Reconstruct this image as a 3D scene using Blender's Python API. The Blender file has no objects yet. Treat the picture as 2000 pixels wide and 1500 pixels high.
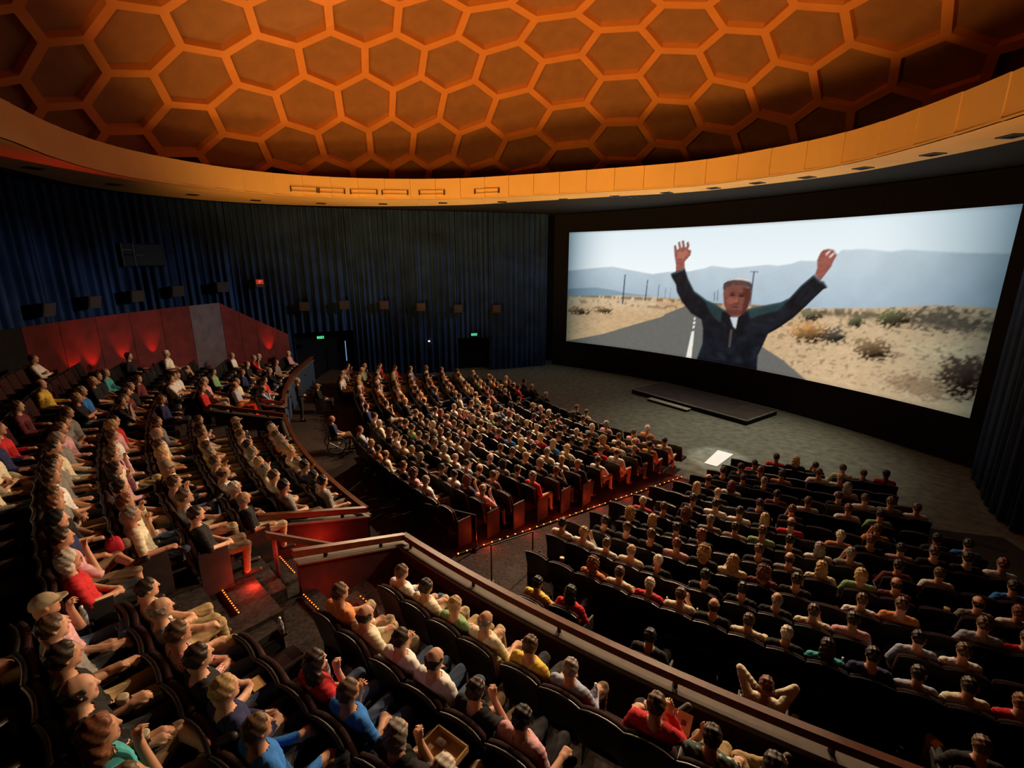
import bpy, math, random
import numpy as np
from mathutils import Vector, Matrix

random.seed(7)
rng = np.random.default_rng(7)
SC = bpy.context.scene
COL = SC.collection

# ------------------------------------------------------------------ camera, world, lights, exposure
cam_d = bpy.data.cameras.new('camera')
cam_d.sensor_width = 36.0
cam_d.lens = 942.0 / 2000.0 * 36.0
cam_d.clip_start = 0.05
cam_d.clip_end = 200
cam = bpy.data.objects.new('camera', cam_d)
COL.objects.link(cam)
cam.location = (0, 0, 7.0)
cam.rotation_euler = (math.radians(90) - math.atan(243 / 942.0), 0, 0)
SC.camera = cam

SC.view_settings.view_transform = 'Standard'
SC.view_settings.look = 'None'
SC.view_settings.gamma = 1.0
SC.view_settings.use_curve_mapping = False
SC.view_settings.exposure = 0.0

try:
    SC.cycles.max_bounces = 6
    SC.cycles.use_adaptive_sampling = True
    SC.cycles.adaptive_threshold = 0.02
    SC.cycles.diffuse_bounces = 3
    SC.cycles.glossy_bounces = 2
    SC.cycles.transmission_bounces = 4
    SC.cycles.caustics_reflective = False
    SC.cycles.caustics_refractive = False
except Exception:
    pass

world = bpy.data.worlds.new('world')
SC.world = world
world.use_nodes = True
world.node_tree.nodes['Background'].inputs[0].default_value = (0.35, 0.5, 1.0, 1)
world.node_tree.nodes['Background'].inputs[1].default_value = 0.0012


def aim(o, target):
    d = Vector(target) - Vector(o.location)
    o.rotation_euler = d.to_track_quat('-Z', 'Y').to_euler()


def spot(name, loc, target, power, color, angle=70, blend=0.6, size=0.15):
    d = bpy.data.lights.new(name, 'SPOT')
    d.energy = power
    d.color = color
    d.spot_size = math.radians(angle)
    d.spot_blend = blend
    d.shadow_soft_size = size
    o = bpy.data.objects.new(name, d)
    COL.objects.link(o)
    o.location = loc
    aim(o, target)
    return o


WARM = (1.0, 0.70, 0.42)
AMBER = (1.0, 0.47, 0.105)
# unseen amber uplights added over the cross aisle, washing dome, fascia and soffit
for loc, tg, pw in (((-8.6, 18.4, 2.7), (-7.0, 27.0, 13.6), 1400), ((-4.3, 13.2, 2.7), (-2.0, 24.0, 14.6), 2600),
                    ((.1, 9.6, 2.7), (3.0, 22.0, 15.2), 2700), ((3.4, 7.0, 2.7), (9.0, 16.0, 13.5), 1700)):
    spot('dome_fill', loc, tg, pw, AMBER, 108, 0.8, 0.9)
# two more added out of frame, either side of the camera
spot('dome_fill', (-9.5, 3.0, 5.4), (-2.0, 23.0, 17.0), 3300, AMBER, 78, 0.9, 0.8)
spot('dome_fill', (8.0, 2.5, 5.4), (1.0, 22.0, 17.0), 3300, AMBER, 78, 0.9, 0.8)
# unseen spots added below the screen and drapes to brighten the soffit above
for loc, tg, pw in (((1.6, 29.8, .3), (1.0, 26.0, 9.8), 1000), ((6.6, 27.2, .3), (5.0, 23.4, 9.8), 1500), ((10.9, 22.9, .3), (8.4, 20.4, 9.8), 1200),
                    ((-4.0, 29.0, .3), (-4.6, 25.6, 9.8), 900), ((-9.4, 27.6, .3), (-9.0, 24.9, 9.8), 800), ((14.0, 17.5, .3), (11.0, 15.8, 9.8), 500)):
    spot('soffit_fill', loc, tg, pw, (1.0, .70, .32), 62, 0.9, 0.0)
# warm house lights recessed in the soffit ring over the screen, aimed back at the seats
HOUSE = [((2.48, 24.56), (-5, 12, 2.0), 4000), ((4.71, 23.41), (-9, 14, 2.0), 4300),
         ((6.67, 22.2), (4, 8, 1.0), 1000), ((-0.49, 25.62), (3.4, 9.8, 1.0), 3800),
         ((8.14, 20.82), (-1, 5, 2.6), 12500), ((-3.52, 26.07), (0, 14, 1.0), 7500),
         ((9.25, 19.48), (-8, 7, 2.6), 1300), ((6.67, 22.2), (-7, 21, 1.0), 5500), ((8.14, 20.82), (0, 15, 1.0), 4200)]
for (x, y), tg, pw in HOUSE:
    spot('house_light', (x, y, 9.70), tg, pw, WARM, 54, 0.8, 0.0)
spot('house_light', (10.35, 18.2, 9.72), (8.6, 18.0, 0), 2300, (1.0, .92, .72), 75, 1.0, 0.0)
spot('house_light', (8.14, 20.82, 9.70), (7.5, 16.3, 0), 3200, (1.0, .95, .85), 13, .6, 0.0)
spot('house_light', (11.69, 12.35, 9.70), (-2.0, 4.2, 2.4), 6500, WARM, 32, .8, 0.0)
spot('house_light', (11.54, 14.38, 9.70), (-7.0, 5.0, 3.0), 1700, WARM, 30, .8, 0.0)
# cool wash added on the left drapes, standing in for the beam's blue haze
for (x, y), tg in (((9.25, 19.48), (-17.2, 17.8, 4.9)), ((8.14, 20.82), (-15.9, 23.2, 5.0)), ((6.67, 22.2), (-11.5, 27.2, 5.0)), ((4.71, 23.41), (-6.0, 29.4, 4.5)), ((2.48, 24.56), (.5, 31.5, 4.0))):
    dd = math.dist((x, y), tg[:2])
    spot('drape_wash', (x, y, 9.68), (tg[0], tg[1], tg[2] - .7), 4.0 * dd * dd, (.55, .78, 1.0), math.degrees(2 * math.atan(4.6 / dd)), 0.75, 0.0)

# ------------------------------------------------------------------ frame of the hall
AX = np.array([.8, .6])        # towards the screen
LX = np.array([.6, -.8])       # to the right when facing the screen
MX = np.array([9.7, 24.0])     # middle of the screen chord


def P2(r, deg):
    t = math.radians(deg)
    s = -8 + r * math.cos(t)
    l = 1 + r * math.sin(t)
    p = MX - s * AX + l * LX
    return float(p[0]), float(p[1])


def SL(s, l):
    p = MX - s * AX + l * LX
    return float(p[0]), float(p[1])


def face_rot(deg):
    t = math.radians(deg)
    d = AX * math.cos(t) - LX * math.sin(t)
    return math.atan2(-d[0], d[1])


def cam_uv(x, y, z):
    """where a point falls in the 2000x1500 frame; used only to rank things by apparent size"""
    a = math.atan(243 / 942.0)
    z -= 7.0
    fw = y * math.cos(a) - z * math.sin(a)
    up = y * math.sin(a) + z * math.cos(a)
    if fw < .2:
        return None
    return 1000 + 942 * x / fw, 750 - 942 * up / fw, fw


# ------------------------------------------------------------------ materials
MATS = {}


def lin(c):
    return tuple((x / 12.92 if x <= .04045 else ((x + .055) / 1.055) ** 2.4) for x in c)


def mat(name, col, rough=0.8, metal=0.0, var=0.25, scale=6.0, bump=0.0, bscale=60.0, emit=None, spec=0.3, srgb=False, alpha_trans=0.0):
    if name in MATS:
        return MATS[name]
    m = bpy.data.materials.new(name)
    m.use_nodes = True
    nt = m.node_tree
    b = nt.nodes['Principled BSDF']
    if srgb:
        col = lin(col)
    tc = nt.nodes.new('ShaderNodeTexCoord')
    nz = nt.nodes.new('ShaderNodeTexNoise')
    nz.inputs['Scale'].default_value = scale
    nz.inputs['Detail'].default_value = 4
    nt.links.new(tc.outputs['Object'], nz.inputs['Vector'])
    rp = nt.nodes.new('ShaderNodeValToRGB')
    lo = tuple(max(0, c * (1 - var)) for c in col)
    hi = tuple(min(1, c * (1 + var)) for c in col)
    rp.color_ramp.elements[0].position = .3
    rp.color_ramp.elements[1].position = .7
    rp.color_ramp.elements[0].color = (*lo, 1)
    rp.color_ramp.elements[1].color = (*hi, 1)
    nt.links.new(nz.outputs['Fac'], rp.inputs['Fac'])
    nt.links.new(rp.outputs['Color'], b.inputs['Base Color'])
    b.inputs['Roughness'].default_value = rough
    b.inputs['Metallic'].default_value = metal
    b.inputs['Specular IOR Level'].default_value = spec
    if alpha_trans:
        b.inputs['Transmission Weight'].default_value = alpha_trans
    if bump:
        n2 = nt.nodes.new('ShaderNodeTexNoise')
        n2.inputs['Scale'].default_value = bscale
        n2.inputs['Detail'].default_value = 3
        nt.links.new(tc.outputs['Object'], n2.inputs['Vector'])
        bp = nt.nodes.new('ShaderNodeBump')
        bp.inputs['Strength'].default_value = bump
        bp.inputs['Distance'].default_value = .02
        nt.links.new(n2.outputs['Fac'], bp.inputs['Height'])
        nt.links.new(bp.outputs['Normal'], b.inputs['Normal'])
    if emit:
        b.inputs['Emission Color'].default_value = (*emit[0], 1)
        b.inputs['Emission Strength'].default_value = emit[1]
    MATS[name] = m
    return m


def pattern_mat(name, c1, c2, kind, scale):
    if name in MATS:
        return MATS[name]
    m = bpy.data.materials.new(name)
    m.use_nodes = True
    nt = m.node_tree
    b = nt.nodes['Principled BSDF']
    b.inputs['Roughness'].default_value = .85
    tc = nt.nodes.new('ShaderNodeTexCoord')
    mx = nt.nodes.new('ShaderNodeMix')
    mx.data_type = 'RGBA'
    mx.inputs[6].default_value = (*c1, 1)
    mx.inputs[7].default_value = (*c2, 1)
    if kind == 'stripe':
        w = nt.nodes.new('ShaderNodeTexWave')
        w.bands_direction = 'Z'
        w.inputs['Scale'].default_value = scale
        w.inputs['Distortion'].default_value = .4
        out = w.outputs['Fac']
    elif kind == 'check':
        w = nt.nodes.new('ShaderNodeTexChecker')
        w.inputs['Scale'].default_value = scale
        out = w.outputs['Fac']
    else:
        w = nt.nodes.new('ShaderNodeTexVoronoi')
        w.inputs['Scale'].default_value = scale
        cr = nt.nodes.new('ShaderNodeValToRGB')
        cr.color_ramp.elements[0].position = .25
        cr.color_ramp.elements[1].position = .45
        nt.links.new(w.outputs['Distance'], cr.inputs['Fac'])
        out = cr.outputs['Color']
    nt.links.new(tc.outputs['Object'], w.inputs['Vector'])
    nt.links.new(out, mx.inputs[0])
    nt.links.new(mx.outputs[2], b.inputs['Base Color'])
    MATS[name] = m
    return m


M_FLOOR = mat('stage carpet', (.155, .16, .125), .95, var=.3, scale=3.5, bump=.3, bscale=90)
M_AISLE = mat('patterned aisle carpet', (.024, .015, .013), .95, var=.75, scale=16, bump=.3, bscale=90)
M_BLACK = mat('black velvet', (.006, .006, .007), .95, var=.3)
M_CURT = mat('navy drape cloth', (.014, .038, .10), .85, var=.4, scale=.9, bump=.1, bscale=40)
M_FASCIA = mat('amber painted plaster', (.80, .52, .20), .75, var=.05, scale=.8, bump=.05, bscale=30)
M_RIB = mat('amber rib board', (.80, .31, .08), .6, var=.06, scale=1.2)
M_PANEL = mat('tan acoustic panel', (.36, .17, .07), .7, var=.10, scale=2.0, bump=.15, bscale=70)
M_DOME = mat('dark dome backing', (.05, .02, .008), .9)
M_REDWALL = mat('red fabric wall panel', (.085, .010, .009), .9, var=.25, scale=2.5, bump=.25, bscale=120)
M_GREYWALL = mat('grey fabric wall panel', (.085, .062, .066), .9, var=.2, scale=3, bump=.25, bscale=120)
M_NAVYWALL = mat('navy painted parapet', (.028, .05, .11), .8, var=.2)
M_DARKWALL = mat('dark red parapet', (.024, .0035, .003), .8, var=.3)
M_WOOD = mat('varnished cherry wood rail', (.085, .024, .009), .35, var=.3, scale=9, spec=.5)
M_LEDGE = mat('pale stone coloured ledge', (.115, .088, .068), .7, var=.15)
M_METAL = mat('dark painted steel', (.03, .028, .028), .45, .4)
M_CHROME = mat('brushed steel', (.45, .45, .47), .3, .9)
M_SEATBACK = mat('charcoal seat shell', (.007, .006, .0065), .36, var=.3, spec=.4)
M_SEATRED = mat('crimson seat cloth', (.022, .0017, .0022), .9, var=.3, scale=14, bump=.2, bscale=150)
M_ARM = mat('black armrest plastic', (.012, .011, .011), .35, spec=.5)
M_ENDPANEL = mat('grey end panel', (.035, .03, .03), .6)
M_STEP = mat('pale step tread', (.42, .38, .32), .6)
M_PLATTOP = mat('dark brown stage deck', (.045, .032, .03), .6, var=.4, scale=3)
M_ALU = mat('aluminium edge trim', (.55, .53, .48), .35, .7)
M_SPEAKER = mat('brown speaker cabinet', (.06, .042, .032), .7, var=.2)
M_GRILLE = mat('speaker grille cloth', (.07, .05, .038), .95, var=.3, scale=40, bump=.3)
M_LED = mat('glowing orange lamp', (.9, .2, .05), emit=((1.0, .13, .015), 7))
M_LED2 = mat('glowing red step lamp', (.9, .1, .03), emit=((1.0, .10, .012), 7))
M_GREEN = mat('lit green exit legend', (.1, .6, .3), emit=((.12, .8, .35), 1.3))
M_REDSIGN = mat('lit red legend', (.6, .05, .02), emit=((1.0, .12, .03), 1.2))
M_WHITELAMP = mat('white lamp lens', (.9, .9, .9), emit=((.8, .9, 1.0), 2.0))


# ------------------------------------------------------------------ mesh helpers
def mesh_from(name, V, F, mats=(), midx=None, smooth=False):
    me = bpy.data.meshes.new(name)
    V = np.asarray(V, dtype=np.float32)
    if isinstance(F, np.ndarray) and F.ndim == 2:
        n, k = F.shape
        me.vertices.add(len(V))
        me.vertices.foreach_set('co', V.ravel())
        me.loops.add(n * k)
        me.loops.foreach_set('vertex_index', F.astype(np.int32).ravel())
        me.polygons.add(n)
        me.polygons.foreach_set('loop_start', np.arange(n, dtype=np.int32) * k)
        me.polygons.foreach_set('loop_total', np.full(n, k, dtype=np.int32))
        me.update(calc_edges=True)
    else:
        me.from_pydata([tuple(map(float, v)) for v in V], [], [tuple(f) for f in F])
        me.update()
    for m in mats:
        me.materials.append(m)
    if midx is not None:
        me.polygons.foreach_set('material_index', np.asarray(midx, dtype=np.int32))
    if smooth:
        me.polygons.foreach_set('use_smooth', np.ones(len(me.polygons), dtype=bool))
    return me


def link(name, me, parent=None, loc=None, rotz=0.0, scale=None):
    o = bpy.data.objects.new(name, me)
    COL.objects.link(o)
    if parent is not None:
        o.parent = parent
    if loc is not None:
        o.location = loc
    if rotz:
        o.rotation_euler = (0, 0, rotz)
    if scale is not None:
        o.scale = scale
    return o


def tag(o, label=None, cat=None, group=None, kind=None):
    if label:
        o['label'] = label
    if cat:
        o['category'] = cat
    if group:
        o['group'] = group
    if kind:
        o['kind'] = kind
    return o


class MB:
    """collects shapes into one mesh"""

    def __init__(self):
        self.V = []
        self.F = []
        self.I = []
        self.mi = 0

    def add(self, V, F):
        o = len(self.V)
        self.V += [tuple(v) for v in V]
        for f in F:
            self.F.append(tuple(i + o for i in f))
            self.I.append(self.mi)
        return self

    def box(self, c, s, rz=0.0, rx=0.0):
        R = Matrix.Rotation(rz, 3, 'Z') @ Matrix.Rotation(rx, 3, 'X')
        V = []
        for x in (-.5, .5):
            for y in (-.5, .5):
                for z in (-.5, .5):
                    V.append(tuple(Vector(c) + R @ Vector((x * s[0], y * s[1], z * s[2]))))
        return self.add(V, [(0, 1, 3, 2), (4, 6, 7, 5), (0, 4, 5, 1), (2, 3, 7, 6), (0, 2, 6, 4), (1, 5, 7, 3)])

    def prism(self, poly, z0, z1):
        n = len(poly)
        V = [(x, y, z0) for x, y in poly] + [(x, y, z1) for x, y in poly]
        F = [tuple(range(n))[::-1], tuple(range(n, 2 * n))]
        F += [(i, (i + 1) % n, n + (i + 1) % n, n + i) for i in range(n)]
        return self.add(V, F)

    def tube(self, pts, r, n=8, closed=False):
        pts = [Vector(p) for p in pts]
        m = len(pts)
        V = []
        for i, p in enumerate(pts):
            a = pts[i - 1] if (i > 0 or closed) else p
            b = pts[(i + 1) % m] if (i < m - 1 or closed) else p
            t = (b - a).normalized()
            up = Vector((0, 0, 1)) if abs(t.z) < .95 else Vector((1, 0, 0))
            x = t.cross(up).normalized()
            y = x.cross(t)
            rr = r[i] if isinstance(r, (list, tuple)) else r
            for k in range(n):
                a2 = 2 * math.pi * k / n
                V.append(tuple(p + x * math.cos(a2) * rr + y * math.sin(a2) * rr))
        F = []
        for i in range(m if closed else m - 1):
            for k in range(n):
                i2 = (i + 1) % m
                F.append((i * n + k, i * n + (k + 1) % n, i2 * n + (k + 1) % n, i2 * n + k))
        if not closed:
            F += [tuple(range(n))[::-1], tuple(range((m - 1) * n, m * n))]
        return self.add(V, F)

    def sweep(self, pts, w, h, closed=False):
        """rectangular bar along a path, w sideways, h upwards (path is the bottom centre line)"""
        pts = [Vector(p) for p in pts]
        m = len(pts)
        V = []
        for i, p in enumerate(pts):
            a = pts[i - 1] if (i > 0 or closed) else p
            b = pts[(i + 1) % m] if (i < m - 1 or closed) else p
            t = (b - a)
            t.z = 0
            t.normalize()
            x = Vector((t.y, -t.x, 0)) * (w / 2)
            V += [tuple(p - x), tuple(p + x), tuple(p + x + Vector((0, 0, h))), tuple(p - x + Vector((0, 0, h)))]
        F = []
        for i in range(m if closed else m - 1):
            i2 = (i + 1) % m
            for k in range(4):
                F.append((i * 4 + k, i * 4 + (k + 1) % 4, i2 * 4 + (k + 1) % 4, i2 * 4 + k))
        if not closed:
            F += [(3, 2, 1, 0), tuple(range((m - 1) * 4, m * 4))]
        return self.add(V, F)

    def sector(self, r0, r1, t0, t1, z0, z1, step=1.5):
        n = max(2, int(abs(t1 - t0) / step) + 1)
        ts = np.linspace(t0, t1, n)
        poly = [P2(r1, t) for t in ts] + [P2(r0, t) for t in ts[::-1]]
        V = [(x, y, z0) for x, y in poly] + [(x, y, z1) for x, y in poly]
        F = []
        m = len(poly)
        for i in range(n - 1):
            F.append((m + i, m + i + 1, m + m - 2 - i, m + m - 1 - i))
            F.append((i + 1, i, m - 1 - i, m - 2 - i))
        F += [(i, (i + 1) % m, m + (i + 1) % m, m + i) for i in range(m)]
        return self.add(V, F)

    def rbox(self, c, s, r, n=4, rx=0.0, fn=None):
        """rounded box"""
        R = Matrix.Rotation(rx, 3, 'X')
        g = np.linspace(-1, 1, n + 1)
        for ax in range(3):
            for sg in (-1, 1):
                V = []
                for i in range(n + 1):
                    for j in range(n + 1):
                        q = [0, 0, 0]
                        q[ax] = sg
                        q[(ax + 1) % 3] = g[i]
                        q[(ax + 2) % 3] = g[j]
                        p = [q[k] * s[k] / 2 for k in range(3)]
                        inn = [max(-(s[k] / 2 - r), min(s[k] / 2 - r, p[k])) for k in range(3)]
                        d = Vector([p[k] - inn[k] for k in range(3)])
                        if d.length > 1e-6:
                            d = d.normalized() * r
                        v = Vector(inn) + d
                        if fn:
                            v = Vector(fn(v))
                        V.append(tuple(Vector(c) + R @ v))
                F = []
                for i in range(n):
                    for j in range(n):
                        a = i * (n + 1) + j
                        f = (a, a + n + 1, a + n + 2, a + 1)
                        F.append(f if sg > 0 else f[::-1])
                self.add(V, F)
        return self

    def build(self, name, mats, parent=None, smooth=False, **kw):
        if not isinstance(mats, (list, tuple)):
            mats = [mats]
        me = mesh_from(name, self.V, self.F, mats, self.I if len(mats) > 1 else None, smooth)
        return link(name, me, parent, **kw)

    def mesh(self, name, mats, smooth=False):
        if not isinstance(mats, (list, tuple)):
            mats = [mats]
        return mesh_from(name, self.V, self.F, mats, self.I if len(mats) > 1 else None, smooth)


def struct(o, label=None):
    o['kind'] = 'structure'
    if label:
        o['label'] = label
    return o


def spline(pts, closed=False, step=8):
    """Catmull-Rom through points"""
    pts = [np.array(p, float) for p in pts]
    n = len(pts)
    out = []
    for i in range(n if closed else n - 1):
        p0 = pts[(i - 1) % n] if (closed or i > 0) else 2 * pts[0] - pts[1]
        p1 = pts[i]
        p2 = pts[(i + 1) % n]
        p3 = pts[(i + 2) % n] if (closed or i < n - 2) else 2 * pts[-1] - pts[-2]
        for k in range(step):
            t = k / step
            out.append(.5 * ((2 * p1) + (-p0 + p2) * t + (2 * p0 - 5 * p1 + 4 * p2 - p3) * t * t + (-p0 + 3 * p1 - 3 * p2 + p3) * t ** 3))
    if not closed:
        out.append(pts[-1])
    return np.array(out)


def resample(P, d, closed=False):
    Q = np.vstack([P, P[:1]]) if closed else P
    L = np.r_[0, np.cumsum(np.linalg.norm(np.diff(Q, axis=0), axis=1))]
    n = max(2, int(round(L[-1] / d)))
    t = np.linspace(0, L[-1], n + 1)
    out = np.stack([np.interp(t, L, Q[:, k]) for k in range(Q.shape[1])], 1)
    return out[:-1] if closed else out


ORD = ['zeroth', 'first', 'second', 'third', 'fourth', 'fifth', 'sixth', 'seventh', 'eighth', 'ninth', 'tenth', 'eleventh', 'twelfth',
       'thirteenth', 'fourteenth', 'fifteenth', 'sixteenth', 'seventeenth', 'eighteenth', 'nineteenth', 'twentieth', 'twenty-first',
       'twenty-second', 'twenty-third', 'twenty-fourth', 'twenty-fifth', 'twenty-sixth', 'twenty-seventh', 'twenty-eighth', 'twenty-ninth', 'thirtieth',
       'thirty-first', 'thirty-second', 'thirty-third', 'thirty-fourth', 'thirty-fifth', 'thirty-sixth', 'thirty-seventh', 'thirty-eighth', 'thirty-ninth', 'fortieth'] + ['%dth' % i for i in range(41, 90)]
# ------------------------------------------------------------------ floors and tiers
mb = MB()
mb.prism([(-22, -8), (24, -8), (24, 36), (-22, 36)], -.2, 0.0)
struct(mb.build('floor', M_FLOOR), 'grey green carpeted floor in front of the screen')


def orch_z(r):
    return .53 - .065 * (25.4 - r)


rs = np.linspace(17.3, 27.5, 12)
ts = np.linspace(-37, 40, 50)
V = [(*P2(r, t), orch_z(r)) for r in rs for t in ts]
F = [(i * 50 + j, i * 50 + j + 1, (i + 1) * 50 + j + 1, (i + 1) * 50 + j) for i in range(11) for j in range(49)]
struct(link('floor', mesh_from('orchestra floor', V, F, [M_AISLE])), 'dark carpeted slope under the front seats and cross aisle')

RN_R = [28.65, 29.67, 30.55, 31.3, 32.05, 32.7]
RL_R = [28.0, 28.8, 29.6, 30.4, 31.1, 31.8, 32.5, 33.2]
FR_R = [25.4, 24.6, 23.83, 23.05, 22.25, 21.45, 20.65, 19.85, 19.05, 18.3, 17.55, 16.8]


def rn_floor(k):
    return 1.58 + .30 * k


def rl_floor(k):
    return 1.43 + .27 * k


def fr_floor(j):
    return max(0.0, .53 - .05 * j)


VOM1 = (7.2, 10.05)
VOM2 = (-12.0, -9.0)
for k in range(6):
    r0 = 27.5 if k == 0 else RN_R[k] - .55
    r1 = RN_R[k + 1] - .55 if k < 5 else 36.0
    mb = MB()
    t0 = VOM1[1] if k < 2 else 11.3
    mb.sector(r0, r1, t0, 33, .0, rn_floor(k))
    struct(mb.build('floor', M_AISLE), '%s carpeted tier of the near rear block' % ORD[k + 1])
RLT = [-30, -27, -25, -22, -20, -18, -15, -13]
for k in range(8):
    r0 = 27.5 if k == 0 else RL_R[k] - .55
    r1 = RL_R[k + 1] - .55 if k < 7 else 36.0
    mb = MB()
    if k < 2:
        mb.sector(r0, r1, RLT[k], VOM2[0], .0, rl_floor(k))
        mb.sector(r0, r1, VOM2[1], VOM1[0], .0, rl_floor(k))
    else:
        mb.sector(r0, r1, RLT[k], 11.3 if r0 > 29.6 else 7.2, .0, rl_floor(k))
    struct(mb.build('floor', M_AISLE), '%s carpeted tier of the left rear block' % ORD[k + 1])
# stair in each opening through the parapet
for (t0, t1), zt, nm in ((VOM1, 2.10, 'near'), (VOM2, 1.97, 'far')):
    root = link('floor', None)
    struct(root, 'carpeted stair climbing from the cross aisle into the %s opening' % nm)
    n = 7
    for i in range(n):
        z = .66 + (zt - .66) * (i + 1) / n
        a = 27.5 + i * .34
        MB().sector(a, 29.95, t0, t1, .3, z).build('step', M_AISLE, root)

# parapet between the cross aisle and the rear tiers
SEG = [(-30.5, VOM2[0]), (VOM2[1], VOM1[0]), (VOM1[1], 33.5)]
par = link('wall_parapet', None)
struct(par, 'low curved parapet between the cross aisle and the rear tiers')
for i, (a, b) in enumerate(SEG):
    MB().sector(27.36, 27.5, a, b, .3, 1.85).build('panel', M_NAVYWALL if i == 0 else M_DARKWALL, par)
    MB().sector(27.30, 27.56, a, b, 1.85, 1.89).build('ledge', M_LEDGE, par)


def rail(name, label, pts, posts, cat='railing'):
    root = link(name, None)
    tag(root, label, cat)
    MB().sweep(pts, .10, .11).build('handrail', M_WOOD, root)
    for (x, y, z0, z1) in posts:
        MB().box((x, y, (z0 + z1) / 2), (.05, .05, z1 - z0)).build('post', M_METAL, root)
    return root


for (a, b), lab in zip(SEG, ('cherry wood railing curving above the navy parapet beside the far standing person',
                             'cherry wood railing in front of the left rear block between both stair openings',
                             'long cherry wood railing curving below the near rear block')):
    pts = [(*P2(27.4, t), 1.97) for t in np.arange(a, b + .01, .9)]
    posts = [(*P2(27.42, t), 1.88, 1.99) for t in np.arange(a + .5, b, 3.4)]
    rail('railing', lab, pts, posts)
# side walls and rails of the two openings
for (t0, t1), nm in ((VOM1, 'near'), (VOM2, 'far')):
    wr = link('wall_opening', None)
    struct(wr, 'dark red side walls of the %s stair opening' % nm)
    for t, sd in ((t0 - .06, 'left'), (t1 + .06, 'right')):
        w = MB()
        A0, A1 = P2(27.4, t - .1), P2(27.4, t + .1)
        B0, B1 = P2(29.35, t - .1), P2(29.35, t + .1)
        w.add([(*A0, .3), (*A1, .3), (*B1, .3), (*B0, .3), (*A0, 1.85), (*A1, 1.85), (*B1, 2.45), (*B0, 2.45)],
              [(0, 3, 2, 1), (4, 5, 6, 7), (0, 1, 5, 4), (1, 2, 6, 5), (2, 3, 7, 6), (3, 0, 4, 7)])
        w.build('panel', M_DARKWALL, wr)
        MB().sweep([(*P2(27.36, t), 1.855), (*P2(29.37, t), 2.46)], .2, .03).build('ledge', M_LEDGE, wr)
        pts = [(*P2(r, t), 1.97 + (r - 27.4) * .31) for r in np.linspace(27.4, 29.4, 5)]
        posts = [(*P2(r, t), 1.88 + (r - 27.4) * .31, 1.99 + (r - 27.4) * .31) for r in (27.9, 28.9)]
        rail('railing', 'short wooden side rail on the %s edge of the %s stair opening' % (sd, nm), pts, posts)
    tm = t0 + (t1 - t0) * .72
    pts = [(*P2(r, tm), 1.75 + (r - 28.0) * .66) for r in np.linspace(28.0, 29.6, 5)]
    posts = [(*P2(r, tm), 1.0 + (r - 28.0) * .60, 1.77 + (r - 28.0) * .66) for r in (28.1, 29.5)]
    rail('handrail_stair', 'steep wooden handrail sloping down inside the %s stair opening' % nm, pts, posts)

# ------------------------------------------------------------------ ring: soffit and fascia
MID = [(-12.0, 12.4), (-13.0, 15.0), (-13.4, 18.3), (-11.8, 21.9), (-9.2, 23.8), (-6.0, 24.6), (-2.6, 24.5), (.3, 23.5), (3.8, 22.0), (7.0, 20.4),
       (8.8, 18.3), (10.1, 15.8), (10.3, 12.9), (10.1, 10.4), (9.4, 5.5), (6.6, .2), (2.5, -3.2), (-3, -4), (-7.5, -1.5), (-10.5, 3.5), (-11.4, 8.3)]
BOT = [(-15.9, 16.2), (-16.9, 20.5), (-15.6, 24.2), (-12.7, 26.7), (-8.3, 27.75), (-2.9, 27.2), (0, 25.9), (4.1, 23.8), (7.6, 22.1), (9.5, 20.1),
       (11.3, 17.6), (12.0, 14.9), (12.3, 12.6), (12.1, 6.5), (9.3, -1), (4, -6), (-3.4, -7), (-9.5, -4.5), (-14, 2.5), (-15.4, 10)]
RC = np.array([-1.5, 12.0])


def loop_polar(pts, n=240):
    S = spline(pts, True, 10) - RC
    a = np.arctan2(S[:, 1], S[:, 0])
    r = np.hypot(S[:, 0], S[:, 1])
    o = np.argsort(a)
    a, r = a[o], r[o]
    t = np.linspace(-math.pi, math.pi, n, endpoint=False)
    rr = np.interp(t, np.r_[a - 2 * math.pi, a, a + 2 * math.pi], np.r_[r, r, r])
    for _ in range(6):
        rr = (np.roll(rr, 1) + 2 * rr + np.roll(rr, -1)) / 4
    return np.stack([RC[0] + rr * np.cos(t), RC[1] + rr * np.sin(t)], 1)


LM, LB = loop_polar(MID), loop_polar(BOT)
ZS, ZT = 9.80, 10.72
fas = link('trim_1', None)
struct(fas, 'amber fascia and soffit ring around the dome')
NR = len(LM)
arc = np.r_[0, np.cumsum(np.linalg.norm(np.diff(np.vstack([LM, LM[:1]]), axis=0), axis=1))]


def ring_pt(L, s):
    s = s % arc[-1]
    i = min(int(np.searchsorted(arc, s, side='right') - 1), NR - 1)
    t = (s - arc[i]) / (arc[i + 1] - arc[i])
    return L[i] * (1 - t) + L[(i + 1) % NR] * t


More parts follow.
